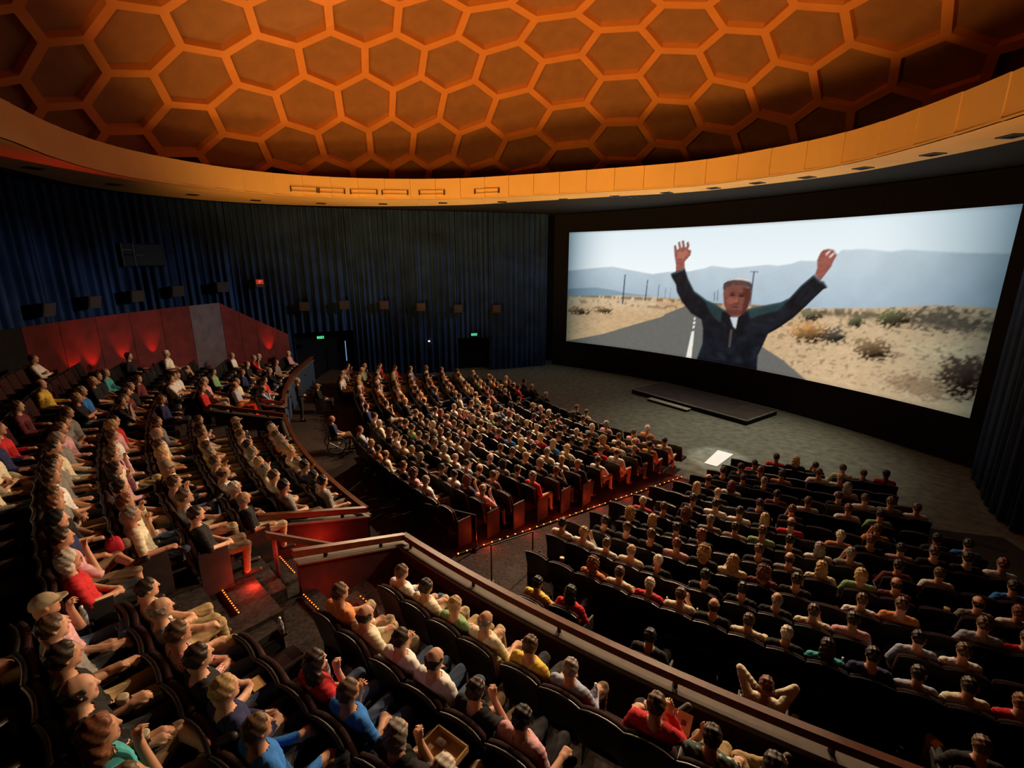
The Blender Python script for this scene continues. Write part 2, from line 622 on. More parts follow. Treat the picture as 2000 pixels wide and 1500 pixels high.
nf = int(arc[-1] / 1.2)
for i in range(nf):
    a, b = arc[-1] * i / nf + .006, arc[-1] * (i + 1) / nf - .006
    ss = np.linspace(a, b, 4)
    V = []
    for q, s in enumerate(ss):
        p = ring_pt(LM, s)
        n = ring_pt(LB, s) - p
        n /= np.linalg.norm(n)
        off = .03 * (q / 3.0)          # shingled edges make the seams read
        p = p + n * off
        p2 = p + n * .08
        V += [(*p, ZS), (*p, ZT), (*p2, ZT), (*p2, ZS)]
    F = []
    for q in range(3):
        for k in range(4):
            F.append((q * 4 + k, q * 4 + (k + 1) % 4, q * 4 + 4 + (k + 1) % 4, q * 4 + 4 + k))
    F += [(3, 2, 1, 0), (12, 13, 14, 15)]
    link('fascia_panel', mesh_from('fascia_panel', V, F, [M_FASCIA]), fas)
ns = int(arc[-1] / 3.0)
for i in range(ns):
    a, b = arc[-1] * i / ns + .005, arc[-1] * (i + 1) / ns - .005
    V = []
    for s in np.linspace(a, b, 6):
        p, q = ring_pt(LM, s), ring_pt(LB, s)
        V += [(*p, ZS), (*q, ZS), (*q, ZS + .05), (*p, ZS + .05)]
    F = []
    for q in range(5):
        for k in range(4):
            F.append((q * 4 + k, q * 4 + (k + 1) % 4, q * 4 + 4 + (k + 1) % 4, q * 4 + 4 + k))
    F += [(3, 2, 1, 0), (20, 21, 22, 23)]
    link('soffit_panel', mesh_from('soffit_panel', V, F, [M_FASCIA]), fas)
# black plate between the ring and the outer walls
V, F = [], []
for i in range(NR):
    p = LB[i]
    n = (p - RC) / np.linalg.norm(p - RC)
    V += [(*p, ZS + .02), (*(p + n * 12), ZS + .02), (*(p + n * 12), ZS + .3), (*p, ZS + .3)]
for i in range(NR):
    j = (i + 1) % NR
    for k in range(4):
        F.append((i * 4 + k, i * 4 + (k + 1) % 4, j * 4 + (k + 1) % 4, j * 4 + k))
struct(link('ceiling', mesh_from('outer ceiling', V, F, [M_BLACK])), 'black outer ceiling beyond the amber ring')

# square downlights in the soffit
DL = [[-15.1, 16.44], [-15.3, 19.86], [-14.21, 22.87], [-12.49, 24.97], [-9.81, 26.3], [-6.69, 26.53], [-3.52, 26.07], [-0.49, 25.62], [2.48, 24.56],
      [4.71, 23.41], [5.6, 23.59], [6.67, 22.2], [8.14, 20.82], [9.25, 19.48], [10.35, 18.2], [11.08, 16.44], [11.54, 14.38], [11.69, 12.35]]
for i, (x, y) in enumerate(DL):
    rz = math.atan2(y - RC[1], x - RC[0])
    o = link('downlight', None, loc=(x, y, ZS), rotz=rz)
    tag(o, '%s black square downlight in the amber soffit, counted from the left' % ORD[i + 1], 'downlight', 'downlights in the soffit ring')
    m = MB()
    for s in (-1, 1):
        m.box((s * .19, 0, -.012), (.05, .43, .024))
        m.box((0, s * .19, -.012), (.33, .05, .024))
    m.build('frame', M_METAL, o)
    MB().box((0, 0, -.004), (.33, .33, .008)).build('lens', M_BLACK, o)
# slim racks fixed on the fascia
VENT = [[-9.71, 23.83], [-8.54, 24.18], [-7.03, 24.54], [-5.57, 24.54], [-3.8, 24.36], [-1.3, 23.83]]
for i, (x, y) in enumerate(VENT):
    k = int(np.argmin(np.hypot(LM[:, 0] - x, LM[:, 1] - y)))
    t = LM[(k + 1) % NR] - LM[k - 1]
    rz = math.atan2(t[1], t[0])
    n = RC - LM[k]
    n /= np.linalg.norm(n)
    p = LM[k] + n * .05
    o = link('wall_rack', None, loc=(p[0], p[1], 10.1), rotz=rz)
    tag(o, '%s slim ochre fixture rack on the far fascia, counted from the left' % ORD[i + 1], 'light fixture', 'racks on the fascia')
    MB().box((0, 0, .09), (1.15, .05, .02)).box((0, 0, -.09), (1.15, .05, .02)).build('bar', M_FASCIA, o)
    MB().box((.6, 0, 0), (.06, .07, .22)).build('bracket', M_SPEAKER, o)
    MB().box((-.6, 0, 0), (.06, .07, .22)).build('bracket', M_SPEAKER, o)

# ------------------------------------------------------------------ dome
DC, DR = np.array([.4196, 14.3617, -7.7017]), 25.9076
DOME_CELLS = {(14, -3): (-0.6916, 0.3681), (13, -2): (-0.5777, 0.2707), (15, -2): (-0.7147, 0.2582), (10, -1): (-0.3711, 0.1713), (12, -1): (-0.4704, 0.1770), (14, -1): (-0.5972, 0.1465), (16, -1): (-0.7151, 0.1187), (-9, 0): (0.7427, 0.2609), (-7, 0): (0.6231, 0.2686), (5, 0): (-0.0743, 0.0959), (7, 0): (-0.1722, 0.1036), (9, 0): (-0.2832, 0.1039), (11, 0): (-0.3955, 0.0868), (13, 0): (-0.5203, 0.0471), (15, 0): (-0.6465, 0.0217), (-8, 1): (0.7147, 0.1789), (-6, 1): (0.5727, 0.1698), (-4, 1): (0.4536, 0.1393), (-2, 1): (0.3330, 0.1038), (0, 1): (0.2228, 0.0758), (2, 1): (0.1213, 0.0575), (4, 1): (0.0186, 0.0465), (6, 1): (-0.0890, 0.0413), (8, 1): (-0.2017, 0.0247), (10, 1): (-0.3124, 0.0053), (12, 1): (-0.4318, -0.0273), (14, 1): (-0.5570, -0.0524), (-7, 2): (0.6698, 0.0743), (-5, 2): (0.5286, 0.0625), (-3, 2): (0.4044, 0.0403), (-1, 2): (0.2905, 0.0127), (1, 2): (0.1895, -0.0149), (3, 2): (0.0923, -0.0308), (5, 2): (-0.0088, -0.0457), (7, 2): (-0.1175, -0.0624), (9, 2): (-0.2352, -0.0816), (11, 2): (-0.3554, -0.1033), (13, 2): (-0.4647, -0.1372), (-6, 3): (0.6195, -0.0286), (-4, 3): (0.4834, -0.0482), (-2, 3): (0.3673, -0.0729), (0, 3): (0.2598, -0.0961), (2, 3): (0.1621, -0.1167), (4, 3): (0.0668, -0.1306), (6, 3): (-0.0359, -0.1481), (8, 3): (-0.1536, -0.1658), (10, 3): (-0.2742, -0.1852), (-5, 4): (0.5653, -0.1314), (-3, 4): (0.4397, -0.1629), (-1, 4): (0.3258, -0.1853), (1, 4): (0.2340, -0.2065), (3, 4): (0.1425, -0.2241), (5, 4): (0.0442, -0.2358), (7, 4): (-0.0574, -0.2532), (9, 4): (-0.1756, -0.2627)}
DN = (np.array([-.03091, .39153, .91964]), np.array([-.9969, -.07869, 0.]), np.array([.07237, -.91679, .39275]))
NB = [(2, 0), (-2, 0), (1, 1), (-1, 1), (1, -1), (-1, -1)]
CELL = {k: np.array(v) for k, v in DOME_CELLS.items()}
for it in range(3):          # continue the honeycomb past the part that was measured
    new = {}
    for (c, j) in list(CELL):
        for d in NB:
            k = (c + d[0], j + d[1])
            if k in CELL or k in new:
                continue
            cand = []
            for e in NB:
                n1 = (k[0] + e[0], k[1] + e[1])
                n2 = (k[0] + 2 * e[0], k[1] + 2 * e[1])
                if n1 in CELL and n2 in CELL:
                    cand.append(2 * CELL[n1] - CELL[n2])
            if cand:
                new[k] = np.mean(cand, 0)
    CELL.update(new)


def dome_pt(x, rad):
    d = DN[0] + x[0] * DN[1] + x[1] * DN[2]
    d = d / np.linalg.norm(d)
    return DC + d * rad


ceil = link('ceiling', None)
struct(ceil, 'dome ceiling of tan honeycomb panels between amber ribs')
# backing shell
V, F = [], []
na, nr_ = 72, 14
for i in range(nr_ + 1):
    el = math.radians(42.6 + 47.4 * i / nr_)
    for k in range(na):
        a = 2 * math.pi * k / na
        V.append(tuple(DC + (DR + .35) * np.array([math.cos(el) * math.cos(a), math.cos(el) * math.sin(a), math.sin(el)])))
for i in range(nr_):
    for k in range(na):
        F.append((i * na + k, (i + 1) * na + k, (i + 1) * na + (k + 1) % na, i * na + (k + 1) % na))
link('shell', mesh_from('shell', V, F, [M_DOME]), ceil)
RING6 = [(2, 0), (1, 1), (-1, 1), (-2, 0), (-1, -1), (1, -1)]


def cell_vert(k, i):
    """vertex between neighbours i and i+1 of cell k"""
    a = (k[0] + RING6[i][0], k[1] + RING6[i][1])
    b = (k[0] + RING6[(i + 1) % 6][0], k[1] + RING6[(i + 1) % 6][1])
    if a not in CELL or b not in CELL:
        return None
    return frozenset((k, a, b)), (CELL[k] + CELL[a] + CELL[b]) / 3


RW = .085        # share of the panel taken by half a rib
npan = 0
EDGES = {}
for k in CELL:
    vs = [cell_vert(k, i) for i in range(6)]
    if any(v is None for v in vs):
        continue
    P3 = [dome_pt(v[1], DR) for v in vs]
    if min(p[2] for p in P3) < ZS + .25:
        continue
    cc = dome_pt(CELL[k], DR)
    # inner outline at a constant inset
    inn = []
    for i in range(6):
        q = P3[i]
        d1 = (P3[(i + 1) % 6] - q)
        d2 = (P3[i - 1] - q)
        d1 /= np.linalg.norm(d1)
        d2 /= np.linalg.norm(d2)
        b = d1 + d2
        b /= np.linalg.norm(b)
        s = math.sqrt(max(.05, 1 - float(b @ d1) ** 2))
        inn.append(q + b * (.155 / s))
    for i in range(6):
        ek = frozenset((vs[i][0], vs[(i + 1) % 6][0]))
        EDGES.setdefault(ek, []).append((vs[i][0], P3[i], P3[(i + 1) % 6], inn[i], inn[(i + 1) % 6], vs[(i + 1) % 6][0]))
    # panel: thick hexagonal plate recessed above the ribs, slightly dished
    big = [p + (p - cc) * .03 for p in inn]
    V = [tuple(DC + (p - DC) * ((DR + .20) / np.linalg.norm(p - DC))) for p in big]
    V += [tuple(DC + (p - DC) * ((DR + .26) / np.linalg.norm(p - DC))) for p in big]
    V.append(tuple(DC + (cc - DC) * ((DR + .23) / np.linalg.norm(cc - DC))))
    F = [(i, 12, (i + 1) % 6)[::-1] for i in range(6)] + [tuple(range(6, 12))]
    F += [(i, (i + 1) % 6, 6 + (i + 1) % 6, 6 + i) for i in range(6)]
    link('panel', mesh_from('panel', V, F, [M_PANEL]), ceil)
    npan += 1
nrib = 0
for ek, L in EDGES.items():
    va, A, B, ia, ib, vb = L[0]
    if len(L) > 1:
        va2, A2, B2, ja, jb, vb2 = L[1]
        if va2 != va:
            ja, jb = jb, ja
    else:
        ja, jb = 2 * A - ia, 2 * B - ib
    poly = [A, ia, ib, B, jb, ja]
    V = [tuple(DC + (p - DC) * ((DR - .06) / np.linalg.norm(p - DC))) for p in poly]
    V += [tuple(DC + (p - DC) * ((DR + .21) / np.linalg.norm(p - DC))) for p in poly]
    F = [(0, 1, 2, 3, 4, 5), (11, 10, 9, 8, 7, 6)] + [(i, 6 + i, 6 + (i + 1) % 6, (i + 1) % 6) for i in range(6)]
    link('rib', mesh_from('rib', V, F, [M_RIB]), ceil)
    nrib += 1
print('dome panels', npan, 'ribs', nrib)

# ------------------------------------------------------------------ outer walls and drapes
CUR = [(2.4, 32.3), (-1.0, 31.0), (-5, 30.0), (-9, 28.7), (-12.3, 27.2), (-15.3, 24.8), (-17.3, 21), (-17.6, 17), (-16.8, 12), (-15.5, 6), (-13, 0)]
CL = resample(spline(CUR, False, 12), .05)
CA = np.r_[0, np.cumsum(np.linalg.norm(np.diff(CL, axis=0), axis=1))]


def cur_s(x, y):
    return float(CA[np.argmin(np.hypot(CL[:, 0] - x, CL[:, 1] - y))])


def cur_pt(s, off=0.0):
    p = np.array([np.interp(s, CA, CL[:, 0]), np.interp(s, CA, CL[:, 1])])
    q = np.array([np.interp(s + .05, CA, CL[:, 0]), np.interp(s + .05, CA, CL[:, 1])])
    q0 = np.array([np.interp(s - .05, CA, CL[:, 0]), np.interp(s - .05, CA, CL[:, 1])])
    t = q - q0
    t = t / max(1e-9, np.linalg.norm(t))
    n = np.array([t[1], -t[0]])
    c = np.array([0, 14.0]) - p
    if n @ c < 0:
        n = -n
    return p + n * off, n, t


V, F = [], []
outl = [cur_pt(s, -.9)[0] for s in np.linspace(0, CA[-1], 60)]
for p in outl:
    V += [(*p, -.1), (*p, 10.0)]
F = [(2 * i, 2 * i + 1, 2 * i + 3, 2 * i + 2) for i in range(59)]
struct(link('wall_left', mesh_from('wall_left', V, F, [M_BLACK])), 'black wall hidden behind the navy drapes')


def drape(name, label, s0, s1, z0, z1, ptfun, group, depth=.09, wl=.30, seed=0):
    r = random.Random(seed)
    n = max(10, int((s1 - s0) / .035))
    ph = r.random() * 6
    w2 = wl * r.uniform(.8, 1.3)
    zs = [z0, z0 + (z1 - z0) * .3, z0 + (z1 - z0) * .65, z1]
    V = []
    for zi, z in enumerate(zs):
        k = 1.15 - .3 * zi / 3
        for i in range(n + 1):
            s = s0 + (s1 - s0) * i / n
            a = s * 2 * math.pi / w2 + ph + .5 * math.sin(s * 2.1 + seed) + .06 * zi * math.sin(s * 5)
            o = depth * k * (math.sin(a) * .7 + .45 * math.sin(2.17 * a + 1.3) * math.sin(s * 1.7 + seed))
            e = min(1, min(i, n - i) / 3.0)
            p = ptfun(s, o * e)
            V.append((p[0], p[1], z))
    F = [(a * (n + 1) + i, a * (n + 1) + i + 1, (a + 1) * (n + 1) + i + 1, (a + 1) * (n + 1) + i) for a in range(3) for i in range(n)]
    me = mesh_from(name, V, F, [M_CURT], smooth=True)
    o = link(name, me)
    tag(o, label, 'curtain', group)
    return o


d1b, d1a = cur_s(-12.33, 27.18), cur_s(-9.45, 28.5)
d2b, d2a = cur_s(-3.41, 30.4), cur_s(-1.49, 30.88)
brk = [.1, d2a, d2b]
s = d2b
nn = 3
for i in range(1, nn + 1):
    brk.append(d2b + (d1a - d2b) * i / nn)
brk.append(d1b)
rest = CA[-1] - .5 - d1b
for i in range(1, 12):
    brk.append(d1b + rest * i / 11)
for i in range(len(brk) - 1):
    a, b = brk[i] + .015, brk[i + 1] - .015
    isd = abs(brk[i] - d2a) < .01 or abs(brk[i] - d1a) < .01
    z0 = .03
    if isd:
        z0 = 2.15 if abs(brk[i] - d2a) < .01 else 2.95
    lab = ('navy drape hanging as a valance above the %s dark doorway' % ('screen side' if z0 < 2.5 else 'far left')) if isd else \
        '%s floor-length navy pleated drape on the left wall, counted from the screen' % ORD[i + 1]
    drape('curtain', lab, a, b, z0, 9.78, lambda s, o: cur_pt(s, o)[0], 'navy drapes on the left wall', seed=i + 3, depth=.16, wl=.36)
# right-hand drapes beside the screen
CRL = resample(spline([(15.9, 15.3), (15.25, 14.6), (14.3, 13.3), (13.5, 12.0), (13.3, 10.8), (13.5, 8), (13, 3)], False, 10), .05)
CRA = np.r_[0, np.cumsum(np.linalg.norm(np.diff(CRL, axis=0), axis=1))]


def crpt(s, o):
    p = np.array([np.interp(s, CRA, CRL[:, k]) for k in (0, 1)])
    q = np.array([np.interp(s + .05, CRA, CRL[:, k]) for k in (0, 1)]) - np.array([np.interp(s - .05, CRA, CRL[:, k]) for k in (0, 1)])
    q /= np.linalg.norm(q)
    return p + np.array([q[1], -q[0]]) * o


for i, (a, b) in enumerate(((.05, 2.1), (2.15, 4.3), (4.35, 8.5))):
    drape('curtain', '%s navy pleated drape right of the screen, counted from the screen edge' % ORD[i + 1], a, b, .03, 9.78, crpt, 'navy drapes right of the screen', depth=.13, wl=.5, seed=40 + i)
V = []
for s in np.linspace(0, CRA[-1], 20):
    p = crpt(s, -.8)
    if (p - RC) @ (p - RC) < (crpt(s, 0) - RC) @ (crpt(s, 0) - RC):
        p = crpt(s, .8)
    V += [(*p, -.1), (*p, 10.0)]
struct(link('wall_right', mesh_from('wall_right', V, [(2 * i, 2 * i + 1, 2 * i + 3, 2 * i + 2) for i in range(19)], [M_BLACK])), 'black wall behind the right hand drapes')

# ------------------------------------------------------------------ screen
SCC, SCR = np.array([-14.866, 5.565]), 32.318
A0, A1, ZB, ZTOP = 55.07, 18.44, 1.70, 8.67


def scp(a, z, d=0.0):
    t = math.radians(A0 + (A1 - A0) * a)
    return (SCC[0] + (SCR + d) * math.cos(t), SCC[1] + (SCR + d) * math.sin(t), z)


FILM = {
    'mtn':[-0.0177,0.6514,0.0033,0.6612,0.1022,0.6907,0.1516,0.7006,0.2004,0.6773,0.2789,0.6448,0.3319,0.6673,0.3868,0.6721,0.4286,0.6968,0.4473,0.7161,0.5015,0.6997,0.5517,0.7156,0.5853,0.7268,0.6114,0.7208,0.6404,0.7346,0.6594,0.7541,0.6895,0.7511,0.7288,0.7813,0.7386,0.8164,0.7838,0.8184,0.8271,0.8023,0.8515,0.8123,0.8878,0.8028,0.9433,0.7917,1.0025,0.7862,1.0200,0.5325,0.8200,0.4755,0.3714,0.4258,0.1893,0.4507,-0.0154,0.4188],
    'mtn2':[-0.0161,0.4878,0.0192,0.5004,0.0984,0.5172,0.1555,0.5017,0.1952,0.4811,0.2837,0.4688,0.1894,0.4465,-0.0154,0.4188],
    'ground':[-0.0155,0.4280,0.1891,0.4591,0.2839,0.4607,0.3587,0.4609,0.4712,0.4455,0.5999,0.4585,0.6699,0.4547,0.8190,0.4926,0.9164,0.5339,1.0098,0.5435,1.0233,-0.0894,0.6434,-0.4842,0.3445,-0.2085,-0.0083,-0.2744],
    'road':[0.3840,0.4042,0.3285,0.3306,0.3188,0.3054,0.2272,0.2108,0.1293,0.1043,0.0106,0.0101,-0.0110,-0.0104,-0.0093,-0.1756,0.4485,-0.0678,0.7282,-0.0348,0.6527,0.1000,0.6009,0.1680,0.5732,0.2221,0.4600,0.3742],
    'line':[0.4097,0.2136,0.4164,0.2158,0.4161,-0.0178,0.3994,-0.0172],
    'dash1':[0.4120,0.2909,0.4172,0.2923,0.4173,0.2724,0.4115,0.2707],
    'dash2':[0.4119,0.2587,0.4169,0.2602,0.4167,0.2401,0.4109,0.2383],
    'dash3':[0.4127,0.3230,0.4167,0.3241,0.4168,0.3042,0.4128,0.3031],
    'pole1':[0.1918,0.6356,0.1956,0.6358,0.1928,0.3831,0.1882,0.3823],
    'pole2':[0.2648,0.5998,0.2676,0.6000,0.2649,0.4332,0.2611,0.4325],
    'pole3':[0.3008,0.5632,0.3032,0.5634,0.3021,0.4435,0.2994,0.4430],
    'pole4':[0.3224,0.5419,0.3242,0.5421,0.3230,0.4510,0.3212,0.4507],
    'pole5':[0.3373,0.5359,0.3388,0.5360,0.3382,0.4575,0.3368,0.4572],
    'pole6':[0.5552,0.6812,0.5586,0.6814,0.5580,0.4420,0.5555,0.4414],
    'bar6':[0.5469,0.6821,0.5668,0.6805,0.5670,0.6750,0.5472,0.6765],
    'pole7':[0.4607,0.5268,0.4634,0.5272,0.4652,0.4595,0.4624,0.4589],
    'pole8':[0.4691,0.5430,0.4716,0.5434,0.4734,0.4610,0.4706,0.4605],
    'jacket':[0.3337,0.6495,0.3429,0.6619,0.3745,0.6932,0.3857,0.6177,0.4062,0.5266,0.4427,0.4629,0.4659,0.4406,0.4862,0.4109,0.4976,0.3986,0.5494,0.4184,0.5880,0.4523,0.6296,0.4855,0.6466,0.5158,0.6672,0.5978,0.6916,0.6690,0.7060,0.6342,0.7136,0.6288,0.7231,0.5929,0.7150,0.5824,0.6990,0.5260,0.6845,0.4714,0.6617,0.3926,0.6329,0.3153,0.6088,0.2645,0.6002,0.1822,0.5911,0.1050,0.5944,-0.0269,0.5312,-0.0320,0.4285,-0.0326,0.4369,0.0656,0.4432,0.1329,0.4407,0.2437,0.4339,0.3129,0.4034,0.3526,0.3741,0.4343,0.3566,0.5117,0.3519,0.5672,0.3382,0.6218],
    'teal1':[0.4405,0.4470,0.4660,0.4368,0.4894,0.4004,0.4892,0.3360,0.4849,0.3042,0.4545,0.3729],
    'teal2':[0.5519,0.4190,0.5882,0.4488,0.6320,0.4827,0.6453,0.4956,0.6251,0.4301,0.5812,0.3835,0.5622,0.3567],
    'collar1':[0.4871,0.3885,0.5035,0.3850,0.5189,0.2693,0.5020,0.2866,0.4868,0.3277],
    'collar2':[0.5316,0.3479,0.5471,0.4106,0.5629,0.3424,0.5447,0.2854,0.5294,0.2728],
    'hand1':[0.3490,0.6583,0.3470,0.7252,0.3417,0.7800,0.3367,0.8657,0.3423,0.8731,0.3480,0.8342,0.3521,0.8417,0.3476,0.8920,0.3533,0.8969,0.3592,0.8491,0.3620,0.8527,0.3575,0.9027,0.3647,0.9036,0.3692,0.8562,0.3736,0.8521,0.3724,0.8901,0.3780,0.8935,0.3819,0.8630,0.3784,0.8390,0.3873,0.8288,0.3870,0.7947,0.3753,0.7566,0.3715,0.7411,0.3748,0.6831,0.3683,0.6594],
    'palm1':[0.3486,0.8148,0.3731,0.8255,0.3796,0.8024,0.3662,0.7681,0.3514,0.7721],
    'hand2':[0.6932,0.6704,0.6959,0.7079,0.6934,0.7573,0.6974,0.8002,0.7026,0.8182,0.7125,0.8237,0.7228,0.8172,0.7314,0.7872,0.7264,0.7514,0.7240,0.7213,0.7127,0.6657,0.7065,0.6330],
    'fg1':[0.7078,0.7968,0.7150,0.8146,0.7183,0.8084,0.7106,0.7816],
    'fg2':[0.7157,0.7815,0.7236,0.8023,0.7270,0.7944,0.7185,0.7664],
    'face':[0.4854,0.5156,0.4872,0.5603,0.5035,0.5843,0.5319,0.5877,0.5534,0.5621,0.5561,0.4987,0.5532,0.4481,0.5474,0.4034,0.5313,0.3552,0.5154,0.3545,0.5008,0.3844,0.4913,0.4346],
    'faceshade':[0.5328,0.5664,0.5534,0.5621,0.5561,0.4987,0.5532,0.4481,0.5474,0.4034,0.5362,0.3639,0.5389,0.4231,0.5409,0.4959],
    'cap':[0.4834,0.5524,0.4833,0.5893,0.4994,0.6217,0.5222,0.6367,0.5430,0.6279,0.5566,0.5907,0.5568,0.5414,0.5505,0.5687,0.5321,0.5841,0.5061,0.5846,0.4912,0.5608,0.4875,0.5308],
    'captop':[0.4920,0.6064,0.5019,0.6234,0.5222,0.6367,0.5430,0.6279,0.5526,0.6077,0.5306,0.6196,0.5099,0.6212],
    'tee':[0.5102,0.3531,0.5300,0.3548,0.5281,0.2724,0.5215,0.2852],
    'zip':[0.5139,0.2601,0.5204,0.2661,0.5204,0.1330,0.5139,0.1264],
}
BUSH = [
    ('orange',0.6974,0.3048,0.0399,0.0712),
    ('greybush',0.7514,0.3066,0.0265,0.0526),
    ('bush',0.8273,0.2575,0.0349,0.0638),
    ('green',0.8536,0.4455,0.0281,0.0553),
    ('green2',0.7904,0.4074,0.0149,0.0413),
    ('green3',0.6950,0.4156,0.0232,0.0384),
    ('band',0.9359,0.4644,0.0649,0.0657),
    ('dark',0.9759,0.2033,0.0367,0.1049),
    ('lb1',0.0412,0.2978,0.0361,0.0378),
    ('lb2',0.1267,0.3183,0.0346,0.0319),
    ('dune',0.9467,0.2990,0.0614,0.0511),
    ('dirt',0.9200,0.1045,0.0657,0.0593),
]


def S(r, g, b):
    return np.array(lin((r / 255., g / 255., b / 255.)))


def paint_film(W, Hh):
    ss = 2
    w, h = W * ss, Hh * ss
    A, B = np.meshgrid((np.arange(w) + .5) / w, (np.arange(h) + .5) / h, indexing='xy')
    ra = np.random.default_rng(3)

    def noise(nx, ny):
        g = ra.random((ny + 1, nx + 1))
        x, y = A * nx, B * ny
        i, j = x.astype(int), y.astype(int)
        fx, fy = x - i, y - j
        fx, fy = fx * fx * (3 - 2 * fx), fy * fy * (3 - 2 * fy)
        return (g[j, i] * (1 - fx) + g[j, i + 1] * fx) * (1 - fy) + (g[j + 1, i] * (1 - fx) + g[j + 1, i + 1] * fx) * fy

    I = np.zeros((h, w, 3))

    def blend(m, c):
        nonlocal I
        I = I * (1 - m[..., None]) + np.asarray(c) * m[..., None]

    def poly(name):
        q = np.array(FILM[name]).reshape(-1, 2)
        m = np.zeros((h, w), bool)
        x0, y0 = q.min(0)
        x1, y1 = q.max(0)
        i0, i1 = max(0, int(x0 * w) - 1), min(w, int(x1 * w) + 2)
        j0, j1 = max(0, int(y0 * h) - 1), min(h, int(y1 * h) + 2)
        if i1 <= i0 or j1 <= j0:
            return m.astype(float)
        a, b = A[j0:j1, i0:i1], B[j0:j1, i0:i1]
        r = np.zeros(a.shape, bool)
        for (xa, ya), (xb, yb) in zip(q, np.roll(q, -1, 0)):
            if ya == yb:
                continue
            c = ((ya > b) != (yb > b)) & (a < (xb - xa) * (b - ya) / (yb - ya) + xa)
            r ^= c
        m[j0:j1, i0:i1] = r
        return m.astype(float)

    def soft(m, k):
        for _ in range(k):
            m = (np.roll(m, 1, 0) + np.roll(m, -1, 0) + np.roll(m, 1, 1) + np.roll(m, -1, 1) + 2 * m) / 6
        return m

    # sky
    t = np.clip((B - .55) / .45, 0, 1)[..., None]
    I[:] = S(236, 240, 241) * (1 - t) + S(218, 230, 235) * t
    m = soft(poly('mtn'), 3)
    fine = noise(140, 60) * .5 + noise(300, 110) * .5
    tb = np.clip((B - .42) / .38, 0, 1)[..., None]
    mc = S(160, 178, 192) * (1 - tb) + S(192, 205, 212) * tb
    mc = mc * (.93 + .14 * (noise(40, 14) * .6 + fine * .4))[..., None]
    blend(m * .95, mc)
    blend(soft(poly('mtn2'), 4) * .6, S(105, 135, 150))
    g = soft(poly('ground'), 1)
    gn = noise(90, 60) * .5 + noise(240, 130) * .5
    gc = S(196, 168, 132) * (.80 + .4 * gn)[..., None]
    tt = np.clip((A - .55) / .2, 0, 1)[..., None]
    gc = gc * (1 - .25 * tt) + S(222, 202, 172) * .25 * tt
    lt = np.clip((B - .30) / .1, 0, 1)[..., None] * np.clip((.33 - A) / .05, 0, 1)[..., None]
    gc = gc * (1 - .6 * lt) + S(216, 196, 165) * .6 * lt * (.8 + .3 * gn)[..., None]
    blend(g, gc)
    # scrub line along the horizon
    hz = np.exp(-((B - .44) / .016) ** 2) * (noise(160, 30) > .42) * g
    blend(soft(hz.astype(float), 1) * .75, S(92, 84, 74))
    hz2 = np.exp(-((B - .385) / .022) ** 2) * (noise(120, 40) > .62) * g * (A < .4)
    blend(soft(hz2.astype(float), 1) * .6, S(112, 92, 72))
    hz3 = np.exp(-((B - .455) / .030) ** 2) * (noise(150, 46) + .3 * noise(40, 10) > .60) * g * (A > .60)
    blend(soft(hz3.astype(float), 1) * .8, S(96, 90, 74) * (.6 + .8 * noise(300, 120))[..., None])
    bc = {'orange': (178, 134, 84), 'greybush': (92, 90, 80), 'bush': (128, 104, 78), 'green': (98, 98, 70), 'green2': (100, 100, 76), 'green3': (120, 116, 92),
          'band': (100, 92, 80), 'dark': (84, 66, 58), 'lb1': (122, 98, 78), 'lb2': (126, 102, 78), 'dune': (214, 196, 160), 'dirt': (140, 108, 80)}
    order = ['dune', 'band', 'green3', 'green2', 'green', 'dirt', 'dark', 'lb1', 'lb2', 'greybush', 'orange', 'bush']
    BD = {b[0]: b for b in BUSH}
    for nme in order:
        _, a, b, rx, ry = BD[nme]
        d = np.hypot((A - a) / rx, (B - b) / ry) + (noise(200, 90) - .5) * .9 + (noise(420, 200) - .5) * .7
        mm = np.clip((1.05 - d) / .35, 0, 1) * g
        if nme in ('dune', 'dirt'):
            mm *= .6
        sh = np.clip(.62 + .95 * (B - b) / ry - .55 * (A - a) / rx, .10, 1.2)
        if nme in ('dune', 'dirt', 'band'):
            sh = np.ones_like(B)
        if nme == 'band':
            mm *= (.45 + .55 * (noise(130, 60) > .35))
        blend(mm, S(*bc[nme]) * sh[..., None] * (.75 + .5 * noise(380, 170))[..., None])
    # small tufts on the right
    tf = (noise(150, 90) + .25 * noise(30, 14) > .92) * g * (A > .58) * (B > .04) * (B < .44)
    blend(soft(tf.astype(float), 1) * .55, S(120, 100, 78))
    r = soft(poly('road'), 1)
    blend(r, S(112, 112, 108) * (.92 + .12 * noise(200, 120))[..., None])
    for nme in ('line', 'dash1', 'dash2', 'dash3'):
        blend(soft(poly(nme), 1), S(226, 226, 216))
    for nme in ('pole1', 'pole2', 'pole3', 'pole4', 'pole5', 'pole6', 'bar6', 'pole7', 'pole8'):
        blend(soft(poly(nme), 1) * (.95 if nme[-1] in '126' else .7), S(62, 74, 88))
    # standing figure in a dark jacket, arms raised
    skin = S(146, 92, 82)
    for nme in ('hand1', 'hand2'):
        blend(soft(poly(nme), 1), skin * (.85 + .4 * noise(200, 90))[..., None])
    blend(soft(poly('palm1'), 3) * .5, S(196, 130, 112))
    for nme in ('fg1', 'fg2'):
        blend(soft(poly(nme), 1) * .8, S(232, 200, 200))
    blend(soft(poly('face'), 1), S(128, 80, 70) * (.88 + .25 * noise(160, 70))[..., None])
    blend(soft(poly('faceshade'), 5) * .7, S(84, 44, 40))
    j = soft(poly('jacket'), 1)
    fold = noise(46, 20) * .5 + noise(110, 44) * .35 + noise(260, 100) * .15
    blend(j, S(29, 37, 47) * (.30 + 1.25 * fold ** 1.5)[..., None])
